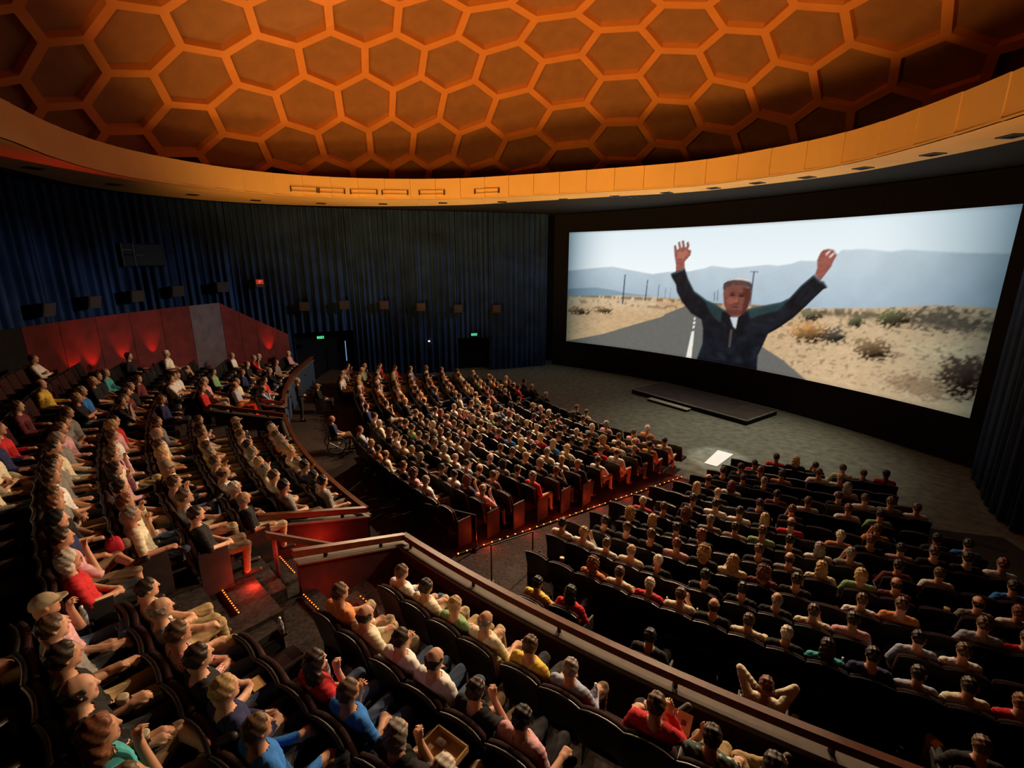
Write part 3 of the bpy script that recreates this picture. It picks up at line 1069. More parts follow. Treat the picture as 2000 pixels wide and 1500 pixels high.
    rimm = np.clip(j - np.roll(soft(poly('jacket'), 5), -5, 0), 0, 1)
    blend(rimm * .8, S(72, 98, 104))
    shd = np.clip(j - np.roll(soft(poly('jacket'), 8), 9, 0), 0, 1)
    blend(shd * .6, S(12, 17, 24))
    for nme in ('teal1', 'teal2'):
        blend(soft(poly(nme), 10) * .55 * (.5 + fold), S(56, 84, 86))
    for nme in ('collar1', 'collar2'):
        blend(soft(poly(nme), 2) * .8, S(17, 23, 32))
    fm = soft(poly('face'), 1)
    blend(fm, S(124, 78, 68) * (.78 + .45 * (noise(90, 40) * .5 + noise(200, 90) * .5))[..., None])
    blend(soft(poly('faceshade'), 5) * .75, S(78, 40, 38))
    blend(soft(poly('tee'), 1), S(196, 202, 210))
    blend(soft(poly('zip'), 2) * .5, S(110, 104, 96))
    fa = np.array(FILM['face']).reshape(-1, 2)
    fx, fy = fa.mean(0)
    fw_, fh_ = np.ptp(fa[:, 0]), np.ptp(fa[:, 1])

    def spotm(dx, dy, rx, ry, c, k):
        d = np.hypot((A - fx - dx * fw_) / (rx * fw_), (B - fy - dy * fh_) / (ry * fh_))
        blend(np.clip((1 - d) / .4, 0, 1) * k, c)
    spotm(-.17, .16, .13, .045, S(46, 26, 25), .9)     # eyes
    spotm(.16, .15, .13, .045, S(40, 23, 23), .9)
    spotm(-.17, .23, .14, .025, S(50, 30, 26), .7)      # brows
    spotm(.16, .22, .14, .025, S(44, 26, 24), .7)
    spotm(-.20, -.02, .20, .13, S(168, 104, 86), .5)     # lit cheek
    spotm(0, .0, .06, .10, S(176, 110, 90), .6)         # nose
    spotm(.03, -.09, .12, .035, S(84, 44, 40), .6)
    spotm(0, -.36, .45, .10, S(88, 48, 44), .6)         # jaw shade
    spotm(0, -.20, .13, .03, S(70, 30, 30), .8)         # mouth
    blend(soft(poly('cap'), 1), S(88, 72, 72) * (.8 + .4 * noise(120, 50))[..., None])
    blend(soft(poly('captop'), 2) * .9, S(226, 214, 206))
    # soft edges of the projected frame
    ea = np.clip(np.minimum(A / .17, (1 - A) / .24), 0, 1)
    ea = .24 + .76 * (ea * (2 - ea))
    tint = np.stack([ea ** 1.25, ea ** 1.02, ea ** .92], -1)
    I = np.clip(I, 0, 1) ** 1.13 * 1.12 * tint
    eb = np.clip(np.minimum(B, 1 - B) / .02, 0, 1)
    I = I * (.75 + .25 * eb)[..., None]
    return I.reshape(Hh, ss, W, ss, 3).mean((1, 3))


NW, NH = 600, 204
FIMG = paint_film(NW, NH)
gx = np.linspace(0, 1, NW + 1)
gz = np.linspace(ZB, ZTOP, NH + 1)
tt_ = np.radians(A0 + (A1 - A0) * gx)
X = np.stack([np.broadcast_to(SCC[0] + SCR * np.cos(tt_), (NH + 1, NW + 1)), np.broadcast_to(SCC[1] + SCR * np.sin(tt_), (NH + 1, NW + 1)),
              np.broadcast_to(gz[:, None], (NH + 1, NW + 1))], -1)
idx = np.arange((NH + 1) * (NW + 1)).reshape(NH + 1, NW + 1)
F = np.stack([idx[:-1, :-1], idx[1:, :-1], idx[1:, 1:], idx[:-1, 1:]], -1).reshape(-1, 4)
sm = bpy.data.materials.new('projected film picture')
sm.use_nodes = True
nt = sm.node_tree
b_ = nt.nodes['Principled BSDF']
at = nt.nodes.new('ShaderNodeAttribute')
at.attribute_name = 'film'
b_.inputs['Base Color'].default_value = (.02, .02, .02, 1)
b_.inputs['Roughness'].default_value = .9
nt.links.new(at.outputs['Color'], b_.inputs['Emission Color'])
b_.inputs['Emission Strength'].default_value = 1.0
me = mesh_from('projection_screen', X.reshape(-1, 3), F, [sm], smooth=True)
ca = me.color_attributes.new('film', 'FLOAT_COLOR', 'POINT')
pad = np.pad(FIMG, ((0, 1), (0, 1), (0, 0)), mode='edge')
pad2 = np.pad(FIMG, ((1, 0), (1, 0), (0, 0)), mode='edge')
colr = np.ones(((NH + 1) * (NW + 1), 4), np.float32)
colr[:, :3] = ((pad + pad2) / 2).reshape(-1, 3)
ca.data.foreach_set('color', colr.ravel())
scr = link('projection_screen', None)
tag(scr, 'wide curved cinema screen showing a person with raised arms on a desert road', 'screen')
link('picture', me, scr)


def scr_strip(name, a0, a1, z0, z1, d0, d1, m):
    mb = MB()
    n = 40
    V = []
    for i in range(n + 1):
        a = a0 + (a1 - a0) * i / n
        V += [scp(a, z0, d0), scp(a, z1, d0), scp(a, z1, d1), scp(a, z0, d1)]
    F = []
    for q in range(n):
        for k in range(4):
            F.append((q * 4 + k, q * 4 + (k + 1) % 4, q * 4 + 4 + (k + 1) % 4, q * 4 + 4 + k))
    F += [(3, 2, 1, 0), tuple(range(n * 4, n * 4 + 4))]
    return mb.add(V, F).build(name, m, scr)


scr_strip('top_masking', -.01, 1.01, ZTOP, ZTOP + 1.1, -.05, .12, M_BLACK)
scr_strip('bottom_masking', -.01, 1.01, .02, ZB, -.05, .12, M_BLACK)
scr_strip('side_masking', -.05, 0.0, .02, ZTOP + 1.1, -.05, .12, M_BLACK)
scr_strip('side_masking', 1.0, 1.03, .02, ZTOP + 1.1, -.05, .12, M_BLACK)
V = []
for i in range(40):
    a = -.12 + 1.24 * i / 39
    V += [scp(a, -.1, 1.0), scp(a, 10.0, 1.0)]
struct(link('wall_front', mesh_from('wall_front', V, [(2 * i, 2 * i + 1, 2 * i + 3, 2 * i + 2) for i in range(39)], [M_BLACK])), 'black wall behind the screen')

# ------------------------------------------------------------------ red rear side wall
RED = resample(spline([(-11.3, 24.2), (-12.4, 21.5), (-13.2, 18.3), (-13.5, 15), (-13.2, 11.5), (-12.2, 7.0), (-10, 2)], False, 10), .05)
RA = np.r_[0, np.cumsum(np.linalg.norm(np.diff(RED, axis=0), axis=1))]


def red_pt(s, off=0.0):
    p = np.array([np.interp(s, RA, RED[:, k]) for k in (0, 1)])
    q = np.array([np.interp(s + .05, RA, RED[:, k]) for k in (0, 1)]) - np.array([np.interp(s - .05, RA, RED[:, k]) for k in (0, 1)])
    q /= max(1e-9, np.linalg.norm(q))
    n = np.array([-q[1], q[0]])
    if n[0] < 0:
        n = -n
    return p + n * off


rw = link('wall_rear', None)
struct(rw, 'curved red fabric panelled wall behind the left rear seats')
cuts = [0, .9, 1.75, 2.6, 3.5, 5.0, 6.3, 7.6, 8.9, 10.2, 11.4, 12.6]
for i in range(len(cuts) - 1):
    a, b = cuts[i] + .008, cuts[i + 1] - .008

    def topz(s):
        return 5.2 if s > 3.5 else 3.35 + (5.2 - 3.35) * s / 3.5
    V = []
    for s in np.linspace(a, b, 4):
        p, q = red_pt(s, .0), red_pt(s, -.1)
        V += [(*p, .9), (*p, topz(s)), (*q, topz(s)), (*q, .9)]
    F = []
    for q in range(3):
        for k in range(4):
            F.append((q * 4 + k, q * 4 + (k + 1) % 4, q * 4 + 4 + (k + 1) % 4, q * 4 + 4 + k))
    F += [(3, 2, 1, 0), (12, 13, 14, 15)]
    link('panel', mesh_from('panel', V, F, [M_GREYWALL if i in (4,) else (M_BLACK if i >= 10 else M_REDWALL)]), rw)
# red uplighters standing along the foot of that wall
for i, (s, e) in enumerate(((1.2, 100), (6.9, 75), (8.1, 90), (9.3, 90), (10.0, 75))):
    p = red_pt(s, .28)
    zf = 2.3 if s < 2 else 3.2
    o = link('uplight', None, loc=(p[0], p[1], zf))
    tag(o, '%s small red uplight at the foot of the red panelled wall' % ORD[i + 1], 'uplight', 'red uplights by the red wall')
    MB().box((0, 0, .04), (.16, .16, .08)).build('base', M_METAL, o)
    MB().tube([(0, 0, .08), (0, 0, .16)], .05, 10).build('barrel', M_METAL, o)
    q = red_pt(s, .0)
    l = spot('red_uplight', (p[0], p[1], zf + .2), (q[0], q[1], zf + 1.1), e, (1, .05, .02), 60, .8, .02)

# ------------------------------------------------------------------ fixtures on the left drapes
SPK = [(-17.54, 17.79, 5.22), (-17.39, 19.78, 5.33), (-16.96, 21.65, 5.44), (-16.11, 23.27, 5.56), (-14.97, 25.07, 5.66), (-11.78, 27.44, 4.48), (-9.78, 28.35, 4.49),
       (-7.71, 29.12, 4.42), (-5.64, 29.79, 4.24), (-3.43, 30.39, 4.09), (-1.14, 30.96, 4.03)]
for i, (x, y, z) in enumerate(SPK):
    s = cur_s(x, y)
    p, n, t = cur_pt(s, .55)
    rz = math.atan2(n[1], n[0]) - math.pi / 2
    o = link('wall_speaker', None, loc=(p[0], p[1], z), rotz=rz)
    tag(o, '%s brown box loudspeaker on the drape wall, counted from the left' % ORD[i + 1], 'loudspeaker', 'loudspeakers along the drape wall')
    m = MB()
    m.add([(-.26, -.2, .24), (.26, -.2, .24), (.26, -.2, -.24), (-.26, -.2, -.24), (-.26, .2, .24), (.26, .2, .24), (.26, .08, -.24), (-.26, .08, -.24)],
          [(0, 1, 2, 3), (4, 7, 6, 5), (0, 4, 5, 1), (3, 2, 6, 7), (0, 3, 7, 4), (1, 5, 6, 2)])
    m.build('cabinet', M_SPEAKER, o)
    MB().add([(-.23, .197, .21), (.23, .197, .21), (.23, .092, -.21), (-.23, .092, -.21), (-.23, .215, .21), (.23, .215, .21), (.23, .11, -.21), (-.23, .11, -.21)],
             [(0, 1, 2, 3), (4, 7, 6, 5), (0, 4, 5, 1), (3, 2, 6, 7), (0, 3, 7, 4), (1, 5, 6, 2)]).build('grille', M_GRILLE, o)
    MB().box((0, -.32, 0), (.08, .3, .08)).build('bracket', M_METAL, o)


def wall_box(name, label, cat, xyz, size, bodym, facem, off=.3):
    s = cur_s(xyz[0], xyz[1])
    p, n, t = cur_pt(s, off)
    rz = math.atan2(n[1], n[0]) - math.pi / 2
    o = link(name, None, loc=(p[0], p[1], xyz[2]), rotz=rz)
    tag(o, label, cat)
    MB().box((0, 0, 0), size).build('housing', bodym, o)
    return o


def letters(o, word, h, y, m, name='legend'):
    """block capitals from strokes on a small grid"""
    G = {'E': '111 100 110 100 111', 'X': '101 101 010 101 101', 'I': '111 010 010 010 111', 'T': '111 010 010 010 010'}
    mb = MB()
    u = h / 5
    tw = len(word) * 4 * u - u
    for k, ch in enumerate(word):
        for r, row in enumerate(G[ch].split()):
            for c, bit in enumerate(row):
                if bit == '1':
                    mb.box((tw / 2 - (k * 4 + c + .5) * u, y, h / 2 - (r + .5) * u), (u, .012, u))
    mb.build(name, m, o)


for xyz, nm in (((-11.12, 27.74, 2.66), 'far left'), ((-2.45, 30.64, 2.41), 'screen side')):
    o = wall_box('exit_sign', 'small green lit exit sign over the %s doorway' % nm, 'exit sign', xyz, (.42, .07, .2), M_METAL, None, .25)
    MB().box((0, .038, 0), (.38, .01, .17)).build('face', mat('dark green sign face', (.01, .08, .04), .5, emit=((.05, .4, .18), .5)), o)
    letters(o, 'EXIT', .12, .048, M_GREEN)
o = wall_box('lit_sign', 'small red lit box sign on the drapes above the red wall', 'sign', (-13.51, 26.24, 5.81), (.42, .3, .42), M_SPEAKER, None, .4)
MB().box((0, .155, .05), (.34, .012, .22)).build('face', mat('dark red sign face', (.15, .01, .01), .5, emit=((.6, .05, .02), .5)), o)
MB().box((.02, .165, .06), (.03, .012, .16)).box((-.04, .165, .09), (.12, .012, .03)).build('legend', M_REDSIGN, o)
# tall pale light slot and a low white light in the dark doorways
o = wall_box('door_light', 'tall narrow blue white light gap in the far left doorway', 'light', (-9.9, 28.28, 1.75), (.05, .04, 1.2), mat('cold light gap', (.1, .2, .3), emit=((.25, .5, .9), .5)), None, .1)
o = wall_box('door_light', 'faint white light spot beside the screen side doorway', 'light', (-5.2, 29.94, 2.09), (.1, .05, .08), M_WHITELAMP, None, .25)
o = wall_box('floor_light', 'low white light bar on the floor of the far left doorway', 'light', (-11.1, 27.5, .08), (.5, .1, .07), M_WHITELAMP, None, .6)
# booth window high on the left wall
pw, nw, tw_ = cur_pt(cur_s(-16.6, 22.4), .16)
rz = math.atan2(nw[1], nw[0]) - math.pi / 2
o = link('window_1', None, loc=(pw[0], pw[1], 7.2), rotz=rz)
struct(o, 'dark booth window with pale frame bars high on the left drapes')
M_FRAME = mat('pale grey window bar', (.10, .10, .10), .6)
MB().box((0, 0, 0), (1.7, .06, 1.0)).build('backing', M_BLACK, o)
MB().box((.62, .04, .25), (.40, .03, .45)).build('pane', mat('smoky glass', (.010, .010, .011), .6, spec=.2), o)
MB().box((.62, .04, -.25), (.40, .03, .45)).build('pane', MATS['smoky glass'], o)
MB().box((-.22, .04, 0), (1.2, .03, .9)).build('pane', MATS['smoky glass'], o)
for bx in (.84, .38):
    MB().box((bx, .06, 0), (.035, .05, 1.0)).build('frame_bar', M_FRAME, o)
MB().box((.61, .06, .22), (.46, .05, .035)).build('frame_bar', M_FRAME, o)
MB().box((.15, .06, .0), (.3, .05, .025)).build('frame_bar', M_FRAME, o)

# ------------------------------------------------------------------ stage platform and step
FLc, FRc = np.array([6.45, 25.14]), np.array([10.17, 19.83])
ed = FRc - FLc
ln = np.linalg.norm(ed)
ed /= ln
pn = np.array([-ed[1], ed[0]])
if pn @ AX < 0:
    pn = -pn
mid = (FLc + FRc) / 2 + pn * 1.31
rz = math.atan2(ed[1], ed[0])
o = link('stage_platform', None, loc=(mid[0], mid[1], 0), rotz=rz)
tag(o, 'low dark brown rectangular stage platform in front of the screen', 'platform')
MB().box((0, 0, .115), (ln - .04, 2.58, .23)).build('base', M_BLACK, o)
for i in range(3):
    MB().box(((i - 1) * ln / 3, 0, .245), (ln / 3 - .008, 2.58, .03)).build('deck', M_PLATTOP, o)
for s in (-1, 1):
    MB().box((0, s * 1.305, .24), (ln + .04, .03, .045)).build('edge_trim', M_ALU, o)
    MB().box((s * (ln / 2 + .005), 0, .24), (.03, 2.6, .045)).build('edge_trim', M_ALU, o)
sp = FLc + ed * (ln * .405) - pn * .30
o = link('platform_step', None, loc=(sp[0], sp[1], 0), rotz=rz)
tag(o, 'pale narrow step standing against the front of the stage platform', 'step')
MB().box((0, 0, .05), (2.3, .3, .10)).build('base', M_BLACK, o)
MB().box((0, 0, .115), (2.36, .34, .03)).build('tread', M_STEP, o)
# white mat at the stage end of the aisle
o = MB().prism([(7.79, 17.05), (8.2, 16.65), (7.14, 15.56), (6.81, 15.86)][::-1], .004, .02).build('floor_mat', mat('white vinyl mat', (.75, .75, .74), .5, var=.03))
tag(o, 'bright white mat on the floor at the stage end of the aisle', 'mat')
# ------------------------------------------------------------------ smooth bodies from blended tapered capsules
class Field:
    def __init__(self, lo, hi, h):
        self.h = h
        self.lo = np.array(lo, float)
        self.n = np.ceil((np.array(hi) - self.lo) / h).astype(int) + 1
        self.D = np.full(self.n, 9.0, np.float32)
        self.Dr = np.full(self.n, 9.0, np.float32)
        self.L = np.zeros(self.n, np.int8)
        self.ax = [self.lo[i] + np.arange(self.n[i]) * h for i in range(3)]

    def cone(self, a, b, ra, rb, lab, k=.025, sc=(1, 1, 1), sub=False):
        a, b = np.array(a, float), np.array(b, float)
        sc = np.array(sc, float)
        pad = max(ra, rb) * sc.max() + k + 2.5 * self.h
        i0 = np.clip(((np.minimum(a, b) - pad - self.lo) / self.h).astype(int), 0, self.n)
        i1 = np.clip(((np.maximum(a, b) + pad - self.lo) / self.h).astype(int) + 2, 0, self.n)
        if (i1 <= i0).any():
            return
        sl = tuple(slice(i0[i], i1[i]) for i in range(3))
        X = (self.ax[0][sl[0]][:, None, None] - a[0]) / sc[0]
        Y = (self.ax[1][sl[1]][None, :, None] - a[1]) / sc[1]
        Z = (self.ax[2][sl[2]][None, None, :] - a[2]) / sc[2]
        d = (b - a) / sc
        dd = max(1e-9, float(d @ d))
        t = np.clip((X * d[0] + Y * d[1] + Z * d[2]) / dd, 0, 1)
        dist = np.sqrt((X - t * d[0]) ** 2 + (Y - t * d[1]) ** 2 + (Z - t * d[2]) ** 2) - (ra + (rb - ra) * t)
        dist = (dist * sc.min()).astype(np.float32)
        D = self.D[sl]
        if sub:
            hh = np.clip(.5 - .5 * (D + dist) / k, 0, 1)
            self.D[sl] = D * (1 - hh) + (-dist) * hh + k * hh * (1 - hh)
            return
        hh = np.clip(.5 + .5 * (D - dist) / k, 0, 1)
        self.D[sl] = D * (1 - hh) + dist * hh - k * hh * (1 - hh)
        m = dist < self.Dr[sl]
        self.Dr[sl] = np.where(m, dist, self.Dr[sl])
        self.L[sl] = np.where(m, lab, self.L[sl])

    def mesh(self):
        D, h = self.D, self.h
        s = D < 0
        n = np.array(D.shape) - 1
        cnt = np.zeros(n, np.float32)
        acc = np.zeros((*n, 3), np.float32)
        crosses = []
        for ax in range(3):
            lo = [slice(None)] * 3
            hi = [slice(None)] * 3
            lo[ax] = slice(0, -1)
            hi[ax] = slice(1, None)
            A, B = D[tuple(lo)], D[tuple(hi)]
            cr = s[tuple(lo)] != s[tuple(hi)]
            t = np.where(cr, A / np.where(cr, A - B, 1), 0)
            crosses.append((cr, s[tuple(lo)]))
            b, c = [q for q in range(3) if q != ax]
            for ob in (0, 1):
                for oc in (0, 1):
                    sl = [slice(None)] * 3
                    sl[b] = slice(ob, ob + n[b])
                    sl[c] = slice(oc, oc + n[c])
                    m = cr[tuple(sl)]
                    cnt += m
                    acc[..., ax] += t[tuple(sl)]
                    acc[..., b] += m * ob
                    acc[..., c] += m * oc
        act = cnt > 0
        ids = np.full(n, -1, np.int64)
        idx = np.argwhere(act)
        ids[act] = np.arange(len(idx))
        V = (idx + acc[act] / cnt[act][:, None]) * h + self.lo
        ni = np.clip(np.round((V - self.lo) / h).astype(int), 0, n)
        lab = self.L[ni[:, 0], ni[:, 1], ni[:, 2]]
        Q = []
        for ax in range(3):
            cr, sg = crosses[ax]
            b, c = (ax + 1) % 3, (ax + 2) % 3
            e = np.argwhere(cr)
            e = e[(e[:, b] > 0) & (e[:, b] < n[b]) & (e[:, c] > 0) & (e[:, c] < n[c])]
            if not len(e):
                continue
            flip = sg[e[:, 0], e[:, 1], e[:, 2]]
            q = []
            for ob, oc in ((-1, -1), (0, -1), (0, 0), (-1, 0)):
                k = e.copy()
                k[:, b] += ob
                k[:, c] += oc
                q.append(ids[k[:, 0], k[:, 1], k[:, 2]])
            q = np.stack(q, 1)
            q[~flip] = q[~flip][:, ::-1]
            Q.append(q)
        F = np.vstack(Q)
        return V, F, lab


def vnormals(V, F):
    a = V[F[:, 2]] - V[F[:, 0]]
    b = V[F[:, 3]] - V[F[:, 1]]
    n = np.cross(a, b)
    N = np.zeros_like(V)
    for k in range(4):
        np.add.at(N, F[:, k], n)
    return N / np.maximum(1e-9, np.linalg.norm(N, axis=1))[:, None]


# labels: 0 skin 1 shirt 2 forearm 3 thigh 4 shin 5 shoe 6 eye 7 lip
HC = np.array([0, -.09, 1.175])
TILT = math.radians(7)


def hd(x, y, z):
    c, s = math.cos(TILT), math.sin(TILT)
    return HC + np.array([x, y * c - z * s, y * s + z * c])


def head(f, fine):
    f.cone(hd(0, -.012, .015), hd(0, .012, .015), .083, .080, 0, .02, (.93, 1.08, 1.18))
    f.cone(hd(0, .02, -.045), hd(0, .052, -.085), .062, .036, 0, .03, (1, 1, 1))
    f.cone(hd(0, -.05, -.06), hd(0, .0, -.05), .05, .05, 0, .03)
    f.cone(hd(0, .088, .02), hd(0, .105, -.022), .010, .015, 0, .012)
    for s in (-1, 1):
        f.cone(hd(s * .079, -.012, .012), hd(s * .079, -.004, -.022), .016, .011, 0, .008, (.6, 1, 1))
        if fine:
            f.cone(hd(s * .031, .094, .012), hd(s * .034, .094, .012), .011, .011, 0, .012, sub=True)
            f.cone(hd(s * .031, .078, .011), hd(s * .033, .078, .011), .011, .011, 6, .004)
            f.cone(hd(s * .012, .083, .034), hd(s * .05, .075, .036), .008, .007, 0, .012)
    f.cone(hd(-.018, .085, -.058), hd(.018, .085, -.058), .0085, .0085, 7 if fine else 0, .006)


def hand(f, w, d, side, up=(0, 0, 1), curl=.5, fine=True):
    w, d, up = np.array(w, float), np.array(d, float), np.array(up, float)
    d /= np.linalg.norm(d)
    x = np.cross(d, up)
    x /= np.linalg.norm(x)
    up = np.cross(x, d)
    kn = w + d * .085
    f.cone(w, kn, .026, .030, 0, .02, (1, 1, 1))
    f.cone(w + x * .02, kn + x * .022, .02, .02, 0, .015)
    f.cone(w - x * .02, kn - x * .022, .02, .02, 0, .015)
    if not fine:
        f.cone(kn, kn + d * .05 - up * .05 * curl, .033, .022, 0, .02)
        return
    for i, l in enumerate((.066, .075, .07, .056)):
        o = (i - 1.5) * .0205
        b = kn + x * o
        d1 = d * math.cos(curl) - up * math.sin(curl)
        d2 = d * math.cos(2.2 * curl) - up * math.sin(2.2 * curl)
        m = b + d1 * l * .55 + x * o * .15
        f.cone(b, m, .0098, .009, 0, .005)
        f.cone(m, m + d2 * l * .5, .009, .0075, 0, .004)
    tb = w + d * .03 - x * side * .03
    tm = tb + d * .035 - x * side * .022 - up * .01
    f.cone(tb, tm, .012, .0105, 0, .008)
    f.cone(tm, tm + d * .032 + x * side * .004 - up * .012, .0105, .0085, 0, .005)


# per side: elbow, wrist, hand direction, curl  (side -1 left, +1 right)
ARM = {
    'lap': ((.26, -.03, .70), (.075, .19, .615), (-.6, .75, -.15), .55),
    'rest': ((.285, -.09, .69), (.275, .17, .675), (-.05, 1, -.08), .35),
    'cross': ((.245, .05, .735), (-.085, .135, .775), (-1, .12, .1), .4),
    'chin': ((.21, .12, .70), (.085, .075, .985), (-.35, .0, 1), .9),
    'behind': ((.31, .0, 1.20), (.095, -.165, 1.15), (-1, -.25, .1), .35),
    'read': ((.25, .06, .70), (.13, .27, .80), (-.2, .8, .55), .8),
    'thigh': ((.27, .0, .70), (.17, .27, .63), (-.1, 1, -.15), .4),
    'stand': ((.25, -.02, 1.12), (.25, .08, .88), (0, .3, -1), .3),
}
POSES = [  # right arm, left arm, legs
    ('lap', 'lap', 'sit'), ('rest', 'rest', 'sit'), ('cross', 'cross', 'sit'), ('chin', 'lap', 'sit'),
    ('lap', 'rest', 'crossed'), ('behind', 'behind', 'sit'), ('thigh', 'thigh', 'wide'), ('read', 'read', 'wide'), ('rest', 'chin', 'ankle')]


def person_field(pose, h, fine):
    f = Field((-.42, -.36, -.02), (.42, .92, 1.40), h)
    ra, la, legs = POSES[pose]
    f.cone((-.085, -.01, .52), (.085, -.01, .52), .135, .135, 3, .04, (1, 1, .92))
    f.cone((0, -.03, .60), (0, -.095, .84), .135, .145, 1, .05, (1.18, .88, 1))
    f.cone((-.125, -.105, .925), (.125, -.105, .925), .075, .075, 1, .05)
    f.cone((0, -.06, .74), (0, -.06, .86), .12, .12, 1, .04, (1.15, .8, 1))
    f.cone((0, -.115, .96), hd(0, -.02, -.07), .060, .055, 0, .03)
    head(f, fine)
    for side, key in ((1, ra), (-1, la)):
        e, w, d, cu = ARM[key]
        if key == 'cross' and side == -1:
            e, w = (e[0], e[1] - .02, e[2] - .03), (w[0], w[1] + .02, w[2] - .07)
        sh = (side * .185, -.105, .935)
        e = (side * e[0], e[1], e[2])
        w = (side * w[0], w[1], w[2])
        f.cone(sh, e, .060, .046, 1, .035)
        f.cone(e, w, .044, .030, 2, .012)
        up = (0, 0, 1) if key not in ('chin', 'behind') else ((0, -1, 0) if key == 'chin' else (0, -.3, 1))
        hand(f, w, (side * d[0], d[1], d[2]), -side, up, cu, fine)
    LEG = {'sit': [((.13, .44, .515), (.13, .47, .105)), ((.13, .44, .515), (.14, .40, .105))],
           'wide': [((.20, .43, .56), (.17, .50, .12)), ((.21, .42, .55), (.19, .47, .12))],
           'crossed': [((.02, .45, .635), (-.19, .62, .36)), ((.10, .45, .515), (.11, .50, .105))],
           'ankle': [((.27, .36, .58), (-.06, .44, .60)), ((.12, .45, .515), (.13, .48, .105))]}[legs]
    for side, (k, a) in zip((1, -1), LEG):
        k = (side * k[0], k[1], k[2])
        a = (side * a[0], a[1], a[2])
        f.cone((side * .095, .01, .51), k, .092, .066, 3, .04)
        f.cone(k, a, .060, .042, 4, .015)
        dd = np.array(a) - np.array(k)
        if legs == 'ankle' and side == 1:
            toe = (a[0] - .10, a[1] + .13, a[2] + .04)
        elif legs == 'crossed' and side == 1:
            toe = (a[0] - .05, a[1] + .17, a[2] + .02)
        else:
            toe = (a[0] + side * .02, a[1] + .16, a[2] - .055)
        f.cone((a[0], a[1] - .02, a[2] - .035), toe, .048, .038, 5 if side > 0 else 8, .02, (1, 1, .9))
    return f


def stand_field(h, fine):
    f = Field((-.42, -.36, -.02), (.42, .60, 1.85), h)
    off = .56
    f.cone((-.07, 0, .95), (.07, 0, .95), .125, .125, 3, .04)
    f.cone((0, -.01, 1.05), (0, -.03, 1.33), .125, .14, 1, .05, (1.15, .85, 1))
    f.cone((-.12, -.04, 1.43), (.12, -.04, 1.43), .075, .075, 1, .05)
    f.cone((0, -.05, 1.46), (0, -.07, 1.64), .058, .055, 0, .03)
    global HC
    keep = HC
    HC = np.array([0, -.03, 1.70])
    head(f, fine)
    HC = keep
    for side in (1, -1):
        e, w = (side * .27, -.04, 1.16), (side * .10, .14, 1.08)
        f.cone((side * .19, -.04, 1.44), e, .058, .046, 1, .035)
        f.cone(e, w, .044, .030, 2, .012)
        hand(f, w, (-side * .8, .5, 0), -side, (0, 0, 1), .5, fine)
        f.cone((side * .09, 0, .93), (side * .10, .02, .50), .09, .062, 3, .04)
        f.cone((side * .10, .02, .50), (side * .10, -.02, .09), .058, .042, 4, .015)
        f.cone((side * .10, -.04, .06), (side * .11, .14, .045), .05, .04, 5 if side > 0 else 8, .02)
    return f


def split_meshes(nm, f, off=.006):
    V, F, lab = f.mesh()
    V = V.astype(np.float64)
    N = vnormals(V, F)
    fl = lab[F[:, 0]]
    out = {}
    bl = np.where(fl == 6, 1, np.where(fl == 7, 2, 0))
    out['body'] = mesh_from(nm, V, F, [None, None, None], bl, True)

    def cloth(labels, o):
        m = np.isin(lab[F], labels).all(1)
        ff = F[m]
        u, inv = np.unique(ff, return_inverse=True)
        q = V[u]
        wr = np.sin(q[:, 0] * 47 + 3 * np.sin(q[:, 2] * 23)) * np.sin(q[:, 2] * 61 + q[:, 1] * 35 + 2 * np.sin(q[:, 0] * 19))
        v = q + N[u] * (o + .0045 * wr)[:, None]
        return mesh_from(nm + ' cloth', v, inv.reshape(-1, 4), [None], None, True)
    out['shirt_s'] = cloth([1], off)
    out['shirt_l'] = cloth([1, 2], off)
    out['trousers_l'] = cloth([3, 4], off * .9)
    out['trousers_s'] = cloth([3], off * .9)
    for sd in (-1, 1):
        m = np.isin(lab[F], [5 if sd > 0 else 8]).all(1)
        u, inv = np.unique(F[m], return_inverse=True)
        out['shoe%d' % sd] = mesh_from('shoe', V[u] + N[u] * off * .8, inv.reshape(-1, 4), [None], None, True) if m.any() else None
    return out


import time
T0 = time.time()
HI = [split_meshes('person_body', person_field(p, .0105, True)) for p in range(len(POSES))]
LO = [split_meshes('person_body', person_field(p, .019, False), .008) for p in range(len(POSES))]
XL = []
for p in (0, 1, 2, 3, 4):
    V, F, lab = person_field(p, .036, False).mesh()
    XL.append((V, F, lab[F[:, 0]]))
STAND = split_meshes('person_body', stand_field(.016, False))
print('bodies', time.time() - T0)


